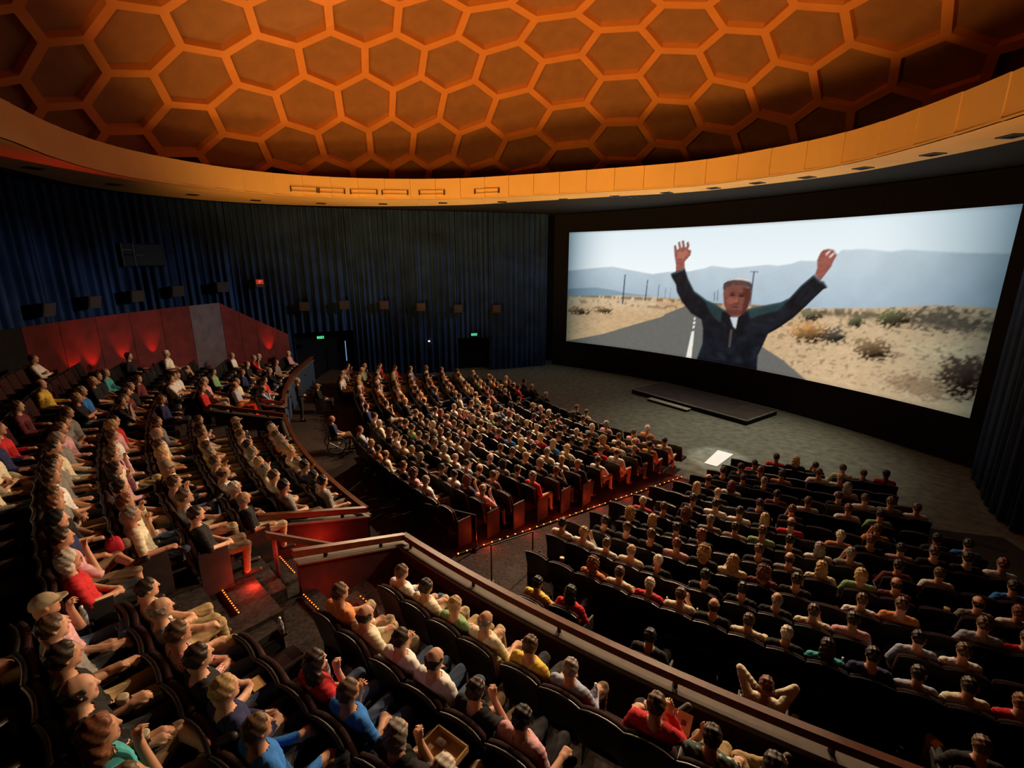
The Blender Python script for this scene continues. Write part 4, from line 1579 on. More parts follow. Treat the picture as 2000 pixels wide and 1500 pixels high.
def hair_mesh(style, h, raw=False):
    f = Field((-.17, -.30, .82), (.17, .14, 1.36), h)
    X, Y, Z = np.meshgrid(*f.ax, indexing='ij')
    c, s = math.cos(TILT), math.sin(TILT)
    x = X - HC[0]
    y = (Y - HC[1]) * c + (Z - HC[2]) * s
    z = -(Y - HC[1]) * s + (Z - HC[2]) * c
    rip = .004 * np.sin(x * 120 + 3 * np.sin(z * 40)) + .003 * np.sin(y * 95 + z * 60)

    def ell(cx, cy, cz, rx, ry, rz):
        q = np.sqrt(((x - cx) / rx) ** 2 + ((y - cy) / ry) ** 2 + ((z - cz) / rz) ** 2)
        return (q - 1) * min(rx, ry, rz)
    front = (.75 * y - .66 * z) - .020
    front2 = np.maximum(front, y - .075)
    if style == 'short':
        d = np.maximum(np.maximum(ell(0, -.006, .02, .086, .105, .108), front2), -.065 - z)
    elif style == 'fringe':
        d = np.maximum(np.maximum(ell(0, -.010, .01, .086, .103, .10), y - .03), np.maximum(-.07 - z, z - .045 + .3 * y))
    elif style == 'long':
        d = np.maximum(ell(0, -.008, .02, .094, .112, .115), front2)
        d = np.minimum(d, np.maximum(ell(0, -.045, -.10, .105, .075, .19), np.maximum(y - .03, -(z + .24))))
    elif style == 'curly':
        d = np.maximum(ell(0, -.015, .02, .113, .125, .125), front2 - .012) + 1.6 * rip
        d = np.minimum(d, np.maximum(ell(0, -.05, -.07, .11, .07, .11), y - .02) + 1.6 * rip)
    elif style == 'bob':
        d = np.maximum(ell(0, -.01, .01, .10, .114, .118), front2)
        d = np.minimum(d, np.maximum(ell(0, -.03, -.05, .102, .085, .095), y - .025))
    elif style == 'cap':
        d = np.maximum(ell(0, -.004, .02, .092, .110, .105), .022 - z + .12 * y)
        brim = np.maximum(np.abs(z - .035 + .12 * y) - .007, np.hypot(x / .08, (y - .06) / .115) * .08 - .08)
        d = np.minimum(d, np.maximum(brim, -(y - .02)))
        rip = rip * .2
    f.D = (d + rip).astype(np.float32)
    V, F, lab = f.mesh()
    if raw:
        return V, F
    return mesh_from('hair_' + style, V, F, [None], None, True)


STYLES = ['short', 'fringe', 'long', 'curly', 'bob', 'cap']
HAIR = {s: hair_mesh(s, .009) for s in STYLES}
HAIRX = {s: hair_mesh(s, .022, True) for s in STYLES}

SKIN = [mat('light skin', (.58, .32, .21), .55, var=.08), mat('tan skin', (.47, .24, .145), .55, var=.08), mat('brown skin', (.26, .125, .07), .55, var=.08)]
EYE = mat('dark eye', (.02, .015, .012), .2)
LIP = mat('lip', (.36, .12, .10), .5)
HAIRM = {'k': mat('black hair', (.008, .007, .007), .5, var=.4, scale=50), 'd': mat('dark brown hair', (.03, .016, .01), .5, var=.4, scale=50),
         'b': mat('brown hair', (.095, .05, .026), .5, var=.4, scale=50), 'y': mat('blond hair', (.42, .27, .12), .5, var=.35, scale=50),
         'g': mat('grey hair', (.24, .20, .17), .5, var=.35, scale=50), 'w': mat('white hair', (.55, .48, .40), .5, var=.25, scale=50),
         'r': mat('auburn hair', (.16, .055, .025), .5, var=.4, scale=50), 'cap': mat('khaki cap cloth', (.36, .28, .18), .9)}
SHIRT = {'k': ('black', (.012, .012, .014)), 'n': ('navy', (.02, .025, .085)), 'b': ('bright-blue', (.03, .17, .55)), 'w': ('white', (.72, .71, .70)),
         'c': ('cream', (.66, .60, .45)), 'r': ('red', (.50, .02, .025)), 'g': ('green', (.22, .36, .17)), 'p': ('pink', (.60, .33, .37)), 't': ('teal', (.06, .36, .38)),
         'y': ('yellow', (.70, .48, .07)), 'o': ('orange', (.60, .24, .09)), 's': ('striped', None), 'e': ('grey', (.20, .19, .18)), 'm': ('maroon', (.14, .03, .04)),
         'l': ('pale-blue', (.34, .38, .50)), 'x': ('plaid', None), 'f': ('floral', None)}
SHM = {}
for k, (nme, c) in SHIRT.items():
    if c:
        SHM[k] = mat(nme + ' shirt cloth', c, .9, var=.16, scale=14, bump=.25, bscale=30)
SHM['s'] = pattern_mat('striped shirt cloth', (.5, .36, .28), (.06, .012, .012), 'stripe', 2.6)
SHM['x'] = pattern_mat('plaid shirt cloth', (.6, .5, .5), (.45, .06, .04), 'check', 45)
SHM['f'] = pattern_mat('floral shirt cloth', (.45, .6, .5), (.03, .06, .05), 'cells', 16)
TRO = [('khaki', mat('khaki trouser cloth', (.36, .25, .12), .9, var=.15, bump=.2)), ('dark', mat('dark trouser cloth', (.02, .02, .024), .9)),
       ('denim', mat('denim trouser cloth', (.05, .08, .14), .9, var=.25)), ('beige', mat('beige trouser cloth', (.42, .32, .20), .9)), ('brown', mat('brown trouser cloth', (.15, .09, .05), .9))]
SHOE = mat('dark shoe leather', (.02, .014, .01), .5)
HW = {'k': 'black-haired', 'd': 'dark-haired', 'b': 'brown-haired', 'y': 'blond', 'g': 'grey-haired', 'w': 'white-haired', 'r': 'auburn-haired', 'B': 'balding', 'c': 'cap-wearing',
      'Y': 'long-haired blond', 'G': 'long-haired grey', 'R': 'long-haired auburn', 'D': 'long-haired dark', 'K': 'long-haired black'}


def hair_of(code, r):
    if code == 'B':
        return 'fringe', HAIRM['g' if r.random() < .6 else 'd']
    if code == 'c':
        return 'cap', HAIRM['cap']
    if code.isupper():
        return r.choice(['long', 'long', 'curly']), HAIRM[code.lower()]
    return r.choice(['short', 'short', 'short', 'bob' if code in 'yrgw' else 'short']), HAIRM[code]


def slot(o, i, m):
    o.material_slots[i].link = 'OBJECT'
    o.material_slots[i].material = m


def make_person(x, y, z, rot, hair, shirt, pose, lib, seed, label, group, sc=1.0, longs=None, shorts=None, tro=None, mirror=None):
    r = random.Random(seed)
    P = lib[pose] if isinstance(lib, list) else lib
    mir = (r.random() < .5) if mirror is None else mirror
    sk = SKIN[2] if (hair in 'kK' and r.random() < .35) else SKIN[r.random() < .5]
    o = link('person', P['body'], loc=(x, y, z), rotz=rot, scale=(-sc if mir else sc, sc, sc))
    slot(o, 0, sk)
    slot(o, 1, EYE)
    slot(o, 2, LIP)
    tag(o, label, 'person', group)
    ls = (r.random() < .4) if longs is None else longs
    st = (r.random() < .22) if shorts is None else shorts
    tm = r.choice([0, 0, 1, 1, 1, 2, 2, 3, 4]) if tro is None else tro
    c = link('shirt', P['shirt_l' if ls else 'shirt_s'], o)
    slot(c, 0, SHM[shirt])
    c = link('trousers', P['trousers_s' if st else 'trousers_l'], o)
    slot(c, 0, TRO[tm][1])
    for sd in (-1, 1):
        if P['shoe%d' % sd]:
            slot(link('shoe', P['shoe%d' % sd], o), 0, SHOE)
    hs, hm = hair_of(hair, r)
    if isinstance(lib, list):
        c = link('hair' if hs != 'cap' else 'cap', HAIR[hs], o)
    else:
        c = link('hair', HAIR[hs], o, loc=(0, .06, .525))
    slot(c, 0, hm)
    return o


# ------------------------------------------------------------------ seats
def bend(v):
    return (v[0], v[1] - .55 * v[0] * v[0] + .03, v[2])


def seat_shapes(n):
    S_ = {}
    back = MB().rbox((0, -.272, .68), (.51, .05, .60), .024, n, math.radians(13), bend)
    S_['backrest'] = back.mesh('backrest', M_SEATBACK, True)
    pad = MB().rbox((0, -.215, .68), (.505, .085, .57), .035, n, math.radians(13), bend)
    S_['back_pad'] = pad.mesh('back_pad', M_SEATRED, True)
    cu = MB().rbox((0, .02, .405), (.47, .48, .12), .05, n)
    S_['cushion'] = cu.mesh('cushion', M_SEATRED, True)
    S_['armrest'] = MB().rbox((-.262, .0, .605), (.055, .42, .045), .02, max(2, n - 1)).mesh('armrest', M_ARM, True)
    S_['standard'] = MB().rbox((-.262, .02, .29), (.03, .30, .58), .013, 2).mesh('standard', M_METAL, True)
    e = MB()
    e.rbox((.285, -.02, .36), (.045, .40, .70), .02, 3)
    S_['end_panel'] = e.mesh('end_panel', M_ENDPANEL, True)
    e = MB().rbox((-.285, -.02, .36), (.045, .40, .70), .02, 3)
    S_['end_panel_l'] = e.mesh('end_panel', M_ENDPANEL, True)
    return S_


SEAT = seat_shapes(5)
# light version for the mass of far seats
sx = MB()
sx.mi = 0
sx.rbox((0, -.262, .68), (.51, .07, .60), .034, 2, math.radians(13), bend)
sx.mi = 1
sx.rbox((0, .02, .405), (.47, .48, .12), .05, 1)
sx.mi = 0
sx.box((-.262, .0, .45), (.05, .40, .36))
SXV, SXF, SXI = np.array(sx.V), sx.F, sx.I


def make_seat(x, y, z, rot, label, group, end=0):
    o = link("theatre_seat", None, loc=(x, y, z), rotz=rot)
    tag(o, label, 'seat', group)
    for k in ("backrest", "back_pad", "cushion", "armrest", "standard"):
        link(k, SEAT[k], o)
    if end:
        link('end_panel', SEAT['end_panel' if end > 0 else 'end_panel_l'], o)
    return o
# ------------------------------------------------------------------ who sits where: angle along the row, hair, shirt
FR = {
 0:'16.32 R o|17.46 b c|18.79 w r|19.95 b c|21.04 B k|22.28 b c|22.98 w k|24.49 D t|25.73 d n|26.78 d l|27.96 d c|28.51 r r',
 1:'14.40 d w|14.96 y w|15.60 b w|17.12 B c|18.06 w k|20.35 k k|21.94 k k|22.82 B k|24.13 b c|25.21 d p|27.27 k l|28.23 b w',
 2:'15.15 d k|16.14 b k|17.66 b k|18.49 r p|19.92 Y k|21.21 Y c|22.35 R m|23.47 d k|25.89 b w|27.06 b o|29.52 b l|30.75 b r',
 3:'15.76 Y k|16.82 Y k|18.29 d k|19.11 r k|22.04 b k|23.43 B e|24.52 Y c|26.15 y g|27.29 B m|30.23 B e|31.22 r w',
 4:'16.04 w r|17.32 b k|18.98 R k|19.90 g e|20.59 d s|21.57 b g|22.63 k k|24.08 G w|25.42 g e|27.89 d m|29.45 b w|32.10 d b',
 5:'18.19 d k|19.27 d w|20.64 d w|22.00 Y k|23.21 B r|26.01 w o|26.97 r k|28.75 d p|29.65 b k|31.24 d k|32.66 r w',
 6:'17.63 Y k|18.93 B k|21.59 d n|23.45 b k|27.92 b o|30.74 k k|32.19 d b',
 7:'17.85 B k|19.51 R w|22.52 d m|24.41 b w|26.77 r w|28.54 d g',
 8:'18.89 d k|20.48 d k|20.57 g k|26.55 d k|28.15 b w|29.68 b e|31.16 b w',
 9:'20.10 d k|21.11 r k|21.94 d o|27.40 G p',
 10:'20.32 d r|26.13 b w|26.69 y w',
 11:'22.43 d r|23.93 Y k|24.98 d k|28.99 b c|28.99 b e|30.61 k r',
}
RN = {
 0:'13.58 b w|14.55 d c|15.66 y g|16.68 B c|18.04 b y|18.96 g l|21.20 b r|21.95 d f|22.55 D k',
 1:'13.93 b o|14.73 B c|16.06 d w|17.00 B w|18.07 d k|19.10 k p',
 2:'15.88 D r|16.59 b b|17.98 g k|18.77 w k',
 3:'12.09 d c|13.00 B e|13.77 b x|14.95 d k|15.88 y n|16.48 b b',
 4:'12.48 c p|13.22 b e|14.30 d k|14.86 B k|15.80 R t|16.32 b k',
}
RL = {
 0:'-26.81 w p|-21.80 b e|-18.48 g k|-14.96 d r|-12.86 B l|-3.44 D w|-1.81 w w|-1.64 b c|-0.53 g o|0.49 g k|1.74 y c|2.73 g l|4.02 k n|4.72 K k|5.92 k e',
 1:'-23.05 w k|-21.32 g r|-18.69 r k|-16.33 r n|-13.25 g c|-11.77 B l|-3.35 c k|-2.12 b e|-1.24 b c|1.02 d w|1.81 g w|3.04 y c|4.06 g c|5.31 b c|6.40 k e',
 2:'-21.13 g w|-14.71 d g|-10.67 w p|-10.58 b k|-9.88 b r|-3.00 b e|-1.42 d w|-0.06 b w|1.51 b c|2.69 g g|3.11 b e|4.98 B w|6.39 w k|7.37 B k',
 3:'-11.98 b w|-10.89 d w|-10.28 d w|-5.85 r n|-1.86 b e|-0.55 b n|0.34 B c|1.87 b y|2.38 y c|3.38 B c|4.77 c k|5.83 b c|7.43 b l|8.75 d k',
 4:'-16.24 w c|-9.20 b m|-7.15 g k|-5.84 b m|-5.08 b e|-4.15 d k|-0.56 d r|-0.22 y p|0.89 b w|2.77 b p|3.75 b c|4.95 D p|6.69 d k|7.76 r c|8.62 g c',
 5:'-13.68 d k|-9.22 g t|-7.63 d k|-6.90 y k|-4.52 g b|-3.39 y k|-1.08 b e|0.20 d e|1.00 b p|2.09 g e|3.60 d c|4.61 d e|5.51 d e|5.91 b w|6.81 b e|7.58 r k|9.26 K n|9.84 d p|10.64 w r',
 6:'-4.75 B y|-1.14 b m|1.87 r r|3.17 d n|4.07 b c|4.56 b c|5.42 B c',
 7:'-9.10 b w',
}
PITCH = .53


def parse_row(t):
    out = []
    for e in t.split('|'):
        a = e.split()
        out.append([float(a[0]), a[1], a[2]])
    return sorted(out)


def layout(people, r, t0, t1, gaps=()):
    """seats of one row: people keep their places, empty seats fill the rest"""
    dp = math.degrees(PITCH / r)
    P = [list(p) for p in people]
    for _ in range(60):
        mv = False
        for a, b in zip(P[:-1], P[1:]):
            d = b[0] - a[0]
            if d < dp * .96:
                e = (dp * .965 - d) / 2
                a[0] -= e
                b[0] += e
                mv = True
        if not mv:
            break
    out = [(p[0], p[1], p[2]) for p in P]
    pts = [t0 - dp * .5] + [p[0] for p in P] + [t1 + dp * .5]
    for i in range(len(pts) - 1):
        a, b = pts[i], pts[i + 1]
        n = int(round((b - a) / dp)) - 1
        for k in range(1, n + 1):
            t = a + (b - a) * k / (n + 1)
            if any(g0 < t < g1 for g0, g1 in gaps):
                continue
            out.append((t, None, None))
    return sorted(out, key=lambda q: q[0])


PEOPLE, SEATS = [], []
HAIRW = list('kkddddbbbbbggwwyyrBBBYRDc')
SHIRTW = list('kkkkkkkkkeeennwwwcccppbrgoml')


def add_row(block, row, seats, r, zf):
    n = len(seats)
    for i, (t, hair, shirt) in enumerate(seats):
        end = 1 if i == n - 1 else (-1 if i == 0 else 0)
        if 0 < i < n - 1:
            dp = math.degrees(PITCH / r)
            if seats[i + 1][0] - t > 1.9 * dp:
                end = 1
            elif t - seats[i - 1][0] > 1.9 * dp:
                end = -1
        d = dict(block=block, row=row, i=i, n=n, t=t, r=r, z=zf, hair=hair, shirt=shirt, end=end)
        x, y = P2(r, t)
        tt = math.radians(t)
        fd = AX * math.cos(tt) - LX * math.sin(tt)
        d['x'], d['y'] = x + fd[0] * .09, y + fd[1] * .09
        q = cam_uv(x, y, zf + 1.1)
        if q is None or not (-160 < q[0] < 2160 and q[1] < 1740):
            continue
        d['fw'] = q[2]
        d['in'] = -30 < q[0] < 2030 and q[1] < 1560
        SEATS.append(d)
        if hair:
            PEOPLE.append(d)


# right front block
for j in range(12):
    r = FR_R[j]
    t0 = math.degrees(math.asin(5.2 / r))
    t1 = [34, 34, 34, 34, 34, 33.8, 33.4, 33, 32.6, 32.2, 31.4, 30.6][j]
    add_row('FR', j, layout([p for p in parse_row(FR[j])], r, max(t0, 13.2 if j < 2 else t0), t1), r, fr_floor(j))
# centre and left front blocks
rc = random.Random(11)
for j in range(12):
    r = FR_R[j]
    for blk in ('CF', 'LF'):
        if blk == 'CF':
            t0, t1 = math.degrees(math.asin(-3.6 / r)), math.degrees(math.asin(3.75 / r))
        else:
            t0, t1 = [-29, -29.5, -29.5, -29, -29, -29, -28.5, -28, -27, -25.5, -23.5, -21][j], math.degrees(math.asin(-4.5 / r))
        dp = math.degrees(PITCH / r)
        n = int((t1 - t0) / dp)
        seats = []
        for k in range(n):
            t = t0 + (t1 - t0) * (k + .5) / n
            if j == 0 and -21 < t < -5.5:
                continue
            occ = .93
            if blk == 'CF':
                if j == 11:
                    occ = .30
                elif j == 10:
                    occ = .42
                elif j == 9:
                    occ = .66
                elif j == 8:
                    occ = .8
                elif j == 0:
                    occ = .6
                if j in (1, 2) and t > 5:
                    occ = .55
            else:
                occ = .9
            if rc.random() < occ:
                seats.append((t, rc.choice(HAIRW), rc.choice(SHIRTW)))
            else:
                seats.append((t, None, None))
        add_row(blk, j, seats, r, fr_floor(j))
# near rear block
for k in range(6):
    ppl = parse_row(RN[k]) if k in RN else [[12.7, 'k', 'w']]
    add_row('RN', k, layout(ppl, RN_R[k], [13.5, 13.9, 13.5, 11.8, 12.0, 12.2][k], 25), RN_R[k], rn_floor(k))
# left rear block
for k in range(8):
    ppl = parse_row(RL[k])
    gaps = [(-11.2, -4.4)] if k < 2 else ([(-9.5, -4.2)] if k == 2 else [])
    te = [6.4, 6.9, 7.5, 8.0, 9.4, 10.2, 10.0, 10.0][k]
    add_row('RL', k, layout(ppl, RL_R[k], [-27.2, -24.5, -22, -19, -16.8, -14.5, -12, -10][k], te, gaps), RL_R[k], rl_floor(k))

BLK = {'FR': ('right front block', 'aisle'), 'CF': ('centre front block', 'aisle'), 'LF': ('left front block', 'aisle'),
       'RN': ('near rear block', 'stairs'), 'RL': ('left rear block', 'stairs')}


def where(d):
    nm, ref = BLK[d['block']]
    fromend = d['block'] in ('CF', 'LF', 'RL')
    pos = d['n'] - d['i'] if fromend else d['i'] + 1
    if d['block'] in ('FR', 'CF', 'LF'):
        return '%s row from stage, %s, %s from %s' % (ORD[12 - d['row']], nm, ORD[pos], ref)
    return '%s row from railing, %s, %s from %s' % (ORD[d['row'] + 1], nm, ORD[pos], ref)


POSE_FIX = {  # a few people near the camera whose pose is plain to see
    ('RN', 0, 0): dict(pose=6, shirt='w', shorts=False, tro=2, longs=True), ('RN', 0, 1): dict(pose=6, shorts=False, tro=3, longs=False), ('RN', 0, 3): dict(pose=6, shorts=True, tro=3, longs=False),
    ('RN', 0, 2): dict(pose=0), ('RN', 1, 1): dict(pose=6, tro=3, shorts=False, longs=True), ('RN', 1, 3): dict(pose=1, longs=True), ('RN', 1, 0): dict(pose=6, tro=3),
    ('RN', 3, 0): dict(pose=0), ('RN', 3, 1): dict(pose=6, tro=0, longs=False, shorts=False), ('RN', 3, 2): dict(pose=0, tro=2, longs=True), ('RN', 4, 3): dict(pose=1, longs=True, tro=1)}
NI = 312
PEOPLE.sort(key=lambda d: (not d['in'], d['fw']))
rp = random.Random(5)
IND = [d for d in PEOPLE[:NI] if d['in'] or d['fw'] < 12]
REST = [d for d in PEOPLE if d not in IND]
bl_people = {}
for d in sorted(IND, key=lambda d: (d['block'], d['row'], d['i'])):
    near = d['fw'] < 9.0
    key = (d['block'], d['row'], d['i'])
    pose = rp.choice([0, 0, 1, 1, 2, 3, 4, 8, 6] if near else [0, 0, 1, 1, 2, 3, 4])
    kw = {}
    cnt = bl_people.get((d['block'], d['row']), 0)
    bl_people[(d['block'], d['row'])] = cnt + 1
    fx = POSE_FIX.get((d['block'], d['row'], cnt))
    if fx:
        pose = fx.get('pose', pose)
        kw = {k: v for k, v in fx.items() if k in ('longs', 'shorts', 'tro')}
    lab = '%s person in %s top, %s' % (HW[d['hair']], SHIRT[d['shirt']][0], where(d))
    jr = rp.uniform(-.06, .06)
    make_person(d['x'], d['y'], d['z'], face_rot(d['t']) + jr, d['hair'], d['shirt'], pose, HI if near else LO, rp.random(), lab,
                'audience in the ' + BLK[d['block']][0], sc=rp.uniform(.96, 1.05), **kw)
print('people', len(PEOPLE), 'individual', len(IND))


# the far crowd, too small to pick apart: one object
def far_crowd(lst):
    mats, mi = [], {}

    def midx(m):
        if m.name not in mi:
            mi[m.name] = len(mats)
            mats.append(m)
        return mi[m.name]
    VV, FF, II = [], [], []
    off = 0
    r = random.Random(9)
    for d in lst:
        V, F, lab = r.choice(XL)
        sk = SKIN[r.random() < .5]
        ls = r.random() < .45
        lut = np.array([midx(sk), midx(SHM[d['shirt']]), midx(SHM[d['shirt']] if ls else sk), midx(r.choice(TRO)[1]), 0, midx(SHOE), midx(sk), midx(sk), midx(SHOE)])
        lut[4] = lut[3]
        a = face_rot(d['t']) + r.uniform(-.07, .07)
        sc = r.uniform(.96, 1.05)
        R = np.array([[math.cos(a), -math.sin(a), 0], [math.sin(a), math.cos(a), 0], [0, 0, 1]]) * sc
        mir = np.array([-1 if r.random() < .5 else 1, 1, 1])
        hs, hm = hair_of(d['hair'], r)
        HV, HF = HAIRX[hs]
        for vv, ff, ii in ((V, F, lut[lab]), (HV, HF, np.full(len(HF), midx(hm)))):
            w = (vv * mir) @ R.T + np.array([d['x'], d['y'], d['z']])
            if mir[0] < 0:
                ff = ff[:, ::-1]
            VV.append(w)
            FF.append(ff + off)
            II.append(ii)
            off += len(w)
    me = mesh_from('audience_crowd', np.vstack(VV), np.vstack(FF), mats, np.concatenate(II), True)
    o = link('audience_crowd', me)
    tag(o, 'dense crowd of seated spectators filling the far front rows', 'crowd', kind='stuff')


far_crowd(REST)

# seats: the largest in view one by one, the rest as one mass
SEATS.sort(key=lambda d: (not d['in'], d['fw']))
SI = [d for d in SEATS[:300] if d['in'] or d['fw'] < 10]
for d in sorted(SI, key=lambda d: (d['block'], d['row'], d['i'])):
    lab = '%s theatre seat, %s' % ('occupied black' if d['hair'] else 'empty black', where(d))
    make_seat(d['x'], d['y'], d['z'], face_rot(d['t']), lab, 'theatre seats in the ' + BLK[d['block']][0], d['end'])
VV, FF, II = [], [], []
off = 0
nv = len(SXV)
for d in SEATS:
    if d in SI:
        continue
    a = face_rot(d['t'])
    R = np.array([[math.cos(a), -math.sin(a), 0], [math.sin(a), math.cos(a), 0], [0, 0, 1]])
    VV.append(SXV @ R.T + np.array([d['x'], d['y'], d['z']]))
    FF += [tuple(i + off for i in f) for f in SXF]
    II += SXI
    off += nv
me = mesh_from('far_seats', np.vstack(VV), np.array(FF), [M_SEATBACK, M_SEATRED], II, True)
o = link('far_seats', me)
tag(o, 'mass of black theatre seats under the far crowd', 'seats', kind='stuff')
print('seats', len(SEATS), 'individual', len(SI))

# companion chairs and their sitters along the cross aisle
LOOSE = [(26.56, 19.6, 'k', 'k', 0, 'black-haired person hunched in dark jacket on a cross aisle chair below the railing'),
         (26.60, 22.8, 'r', 'c', 5, 'cream-topped person with hands behind the head on a cross aisle chair'),
         (26.34, 27.4, 'b', 'k', 6, 'brown-haired person with orange trousers near the railing in the lower corner'),
         (26.75, 25.9, None, None, 0, 'empty black chair in the cross aisle beside the railing'),
         (26.50, 15.4, 'k', 'y', 0, 'black-haired person in yellow top on a cross aisle chair'),
         (26.36, 16.6, 'K', 'r', 4, 'long-haired person in red top on a cross aisle chair next to the yellow top')]
for i, (r, t, hair, shirt, pose, lab) in enumerate(LOOSE):
    x, y = P2(r, t)
    zf = orch_z(r)
    o = make_seat(x, y, zf, face_rot(t), lab if hair is None else 'black cross aisle chair of the ' + lab.split(' on a ')[0].split(' near ')[0].split(' hunched')[0].replace('person', 'sitter'), 'cross aisle chairs', 1)
    link('end_panel', SEAT['end_panel_l'], o)
    if hair:
        make_person(x, y, zf, face_rot(t), hair, shirt, pose, HI, i + 100, lab, 'people on cross aisle chairs', longs=True, shorts=False, tro=1 if i != 2 else 4)
# person standing by the navy parapet
x, y = P2(26.9, -16.6)
make_person(x, y, orch_z(26.9), face_rot(-16.6), 'g', 'k', 0, STAND, 77, 'person in dark suit standing in the far cross aisle by the navy parapet', None, longs=True, shorts=False, tro=1)
x, y = P2(26.2, -19.0)
o = make_seat(x, y, orch_z(26.2), face_rot(-19), 'black chair in the far cross aisle beside the standing person', 'cross aisle chairs', 1)
make_person(x, y, orch_z(26.2), face_rot(-19), 'c', 'k', 0, LO, 78, 'cap-wearing person seated in the far cross aisle beside the standing person', None, longs=True)

# wheelchair with its user at the back of the front left rows
wr = 25.9
wx, wy = P2(wr, -8.3)
zf = orch_z(wr)
o = link('wheelchair', None, loc=(wx, wy, zf), rotz=face_rot(-8.3))
tag(o, 'black wheelchair with large wheels parked behind the front seats', 'wheelchair')
for s in (-1, 1):
    m = MB()
    m.tube([(s * .30, math.cos(a) * .30 - .05, .31 + math.sin(a) * .30) for a in np.linspace(0, 2 * math.pi, 28, endpoint=False)], .02, 8, True)
    w = m.build('wheel', M_METAL, o)
    m = MB()
    for a in np.linspace(0, 2 * math.pi, 10, endpoint=False):
        m.tube([(s * .30, -.05, .31), (s * .30, math.cos(a) * .29 - .05, .31 + math.sin(a) * .29)], .004, 4)
    m.build('spokes', M_CHROME, w)
    MB().tube([(s * .22, math.cos(a) * .08 + .42, .09 + math.sin(a) * .08) for a in np.linspace(0, 2 * math.pi, 14, endpoint=False)], .016, 6, True).build('caster', M_METAL, o)
    MB().tube([(s * .24, -.27, .98), (s * .24, -.24, .45), (s * .24, .36, .45), (s * .23, .42, .12)], .014, 6).build('frame', M_CHROME, o)
MB().rbox((0, .05, .45), (.46, .46, .06), .025, 3).build('seat', M_SEATBACK, o, True)
MB().rbox((0, -.26, .72), (.46, .05, .46), .02, 3).build('backrest', M_SEATBACK, o, True)
make_person(wx, wy, zf + .02, face_rot(-8.3), 'B', 'n', 0, LO, 79, 'balding person in navy top sitting in the wheelchair', None, longs=False, tro=4)

# ------------------------------------------------------------------ aisle lamps
def led_strip(label, pts, m, r=.016, group='aisle and step lamps'):
    root = link('aisle_light_strip', None)
    tag(root, label, 'light strip', group)
    MB().sweep([(p[0], p[1], p[2] - .02) for p in (pts[0], pts[-1])], .05, .02).build('channel', M_METAL, root)
    mb = MB()
    for p in pts:
        V, F = [], []
        for i in range(1, 3):
            for k in range(6):
                a = 2 * math.pi * k / 6
                e = math.pi * i / 3
                V.append((p[0] + r * math.sin(e) * math.cos(a), p[1] + r * math.sin(e) * math.sin(a), p[2] + r * math.cos(e)))
        V += [(p[0], p[1], p[2] + r), (p[0], p[1], p[2] - r)]
        for k in range(6):
            F += [(12, k, (k + 1) % 6), (k, 6 + k, 6 + (k + 1) % 6, (k + 1) % 6), (13, 6 + (k + 1) % 6, 6 + k)]
        mb.add(V, F)
    mb.build('lamps', m, root)
    return root


pts = []
for s in np.linspace(17.4, 8.9, 38):
    x, y = SL(s, 5.02)
    rr_ = math.hypot(s + 8, 4.0)
    pts.append((x, y, max(0, orch_z(rr_)) + .05))
led_strip('row of orange lamps edging the main aisle beside the centre front block', pts, M_LED, .02)
# left aisle, half hidden between the heads
pts = []
for s in np.linspace(16.0, 8.5, 20):
    x, y = SL(s, -3.0)
    pts.append((x, y, max(0, orch_z(math.hypot(s + 8, 4.0))) + .05))
led_strip('row of orange lamps edging the far aisle left of the centre front block', pts, M_LED, .02)
for s in np.linspace(16.6, 9.2, 7):
    d = bpy.data.lights.new('aisle_lamp_glow', 'POINT')
    d.energy = 8.0
    d.color = (1, .07, .02)
    d.shadow_soft_size = .02
    o = bpy.data.objects.new('aisle_lamp_glow', d)
    COL.objects.link(o)
    x, y = SL(s, 5.08)
    o.location = (x, y, max(0, orch_z(math.hypot(s + 8, 4.0))) + .16)
STEP = [(30.3, 8.6, 10.6, 2.275, 'widest red step light, on the landing behind the near stair opening'),
        (29.25, 8.0, 9.2, 2.0, 'short orange step light at the top of the near stair opening'),
        (29.35, 10.3, 12.0, 1.93, 'red step light beside the orange-shirted spectator'),
        (31.1, 8.6, 9.0, 2.55, 'tiny orange step light on the upper landing'), (28.6, 11.0, 11.5, 1.65, 'tiny red step light behind the long railing'),
        (31.9, 9.5, 10.3, 2.82, 'orange step light beside the cap-wearing spectator')]
for r, a, b, z, lab in STEP:
    pts = [(*P2(r, t), z) for t in np.linspace(a, b, max(4, int((b - a) * r * .0175 / .06)))]
    led_strip(lab, pts, M_LED2, .012)
# red point lights added low by the stairs, strengthening the step lamps' glow
for (r, t, z, e) in ((28.4, 7.9, 1.75, 32), (29.0, 11.2, 1.82, 14.0), (29.93, 9.7, 2.32, 14.0), (28.2, -10.6, 1.75, 14)):
    d = bpy.data.lights.new('red_stair_glow', 'POINT')
    d.energy = e
    d.color = (1, .05, .02)
    d.shadow_soft_size = .03
    o = bpy.data.objects.new('red_stair_glow', d)
    COL.objects.link(o)
    o.location = (*P2(r, t), z)

# ------------------------------------------------------------------ loop rails in the cross aisle
for i, (pa, pb, lab) in enumerate((((-.42, 8.59), (.44, 9.1), 'thin black loop handrail at the foot of the main aisle, nearer the right block'),
                                   ((-2.05, 10.3), (-.82, 9.77), 'thin black loop handrail at the foot of the main aisle, beside the lamps'))):
    o = link('loop_rail', None)
    tag(o, lab, 'handrail')
    z = .58
    MB().tube([(*pa, z), (*pa, z + .85), (*pb, z + .85), (*pb, z)], .02, 8).build('tube', M_METAL, o)
    for p in (pa, pb):
        MB().tube([(*p, z - .02), (*p, z + .02)], .06, 12).build('foot_plate', M_METAL, o)

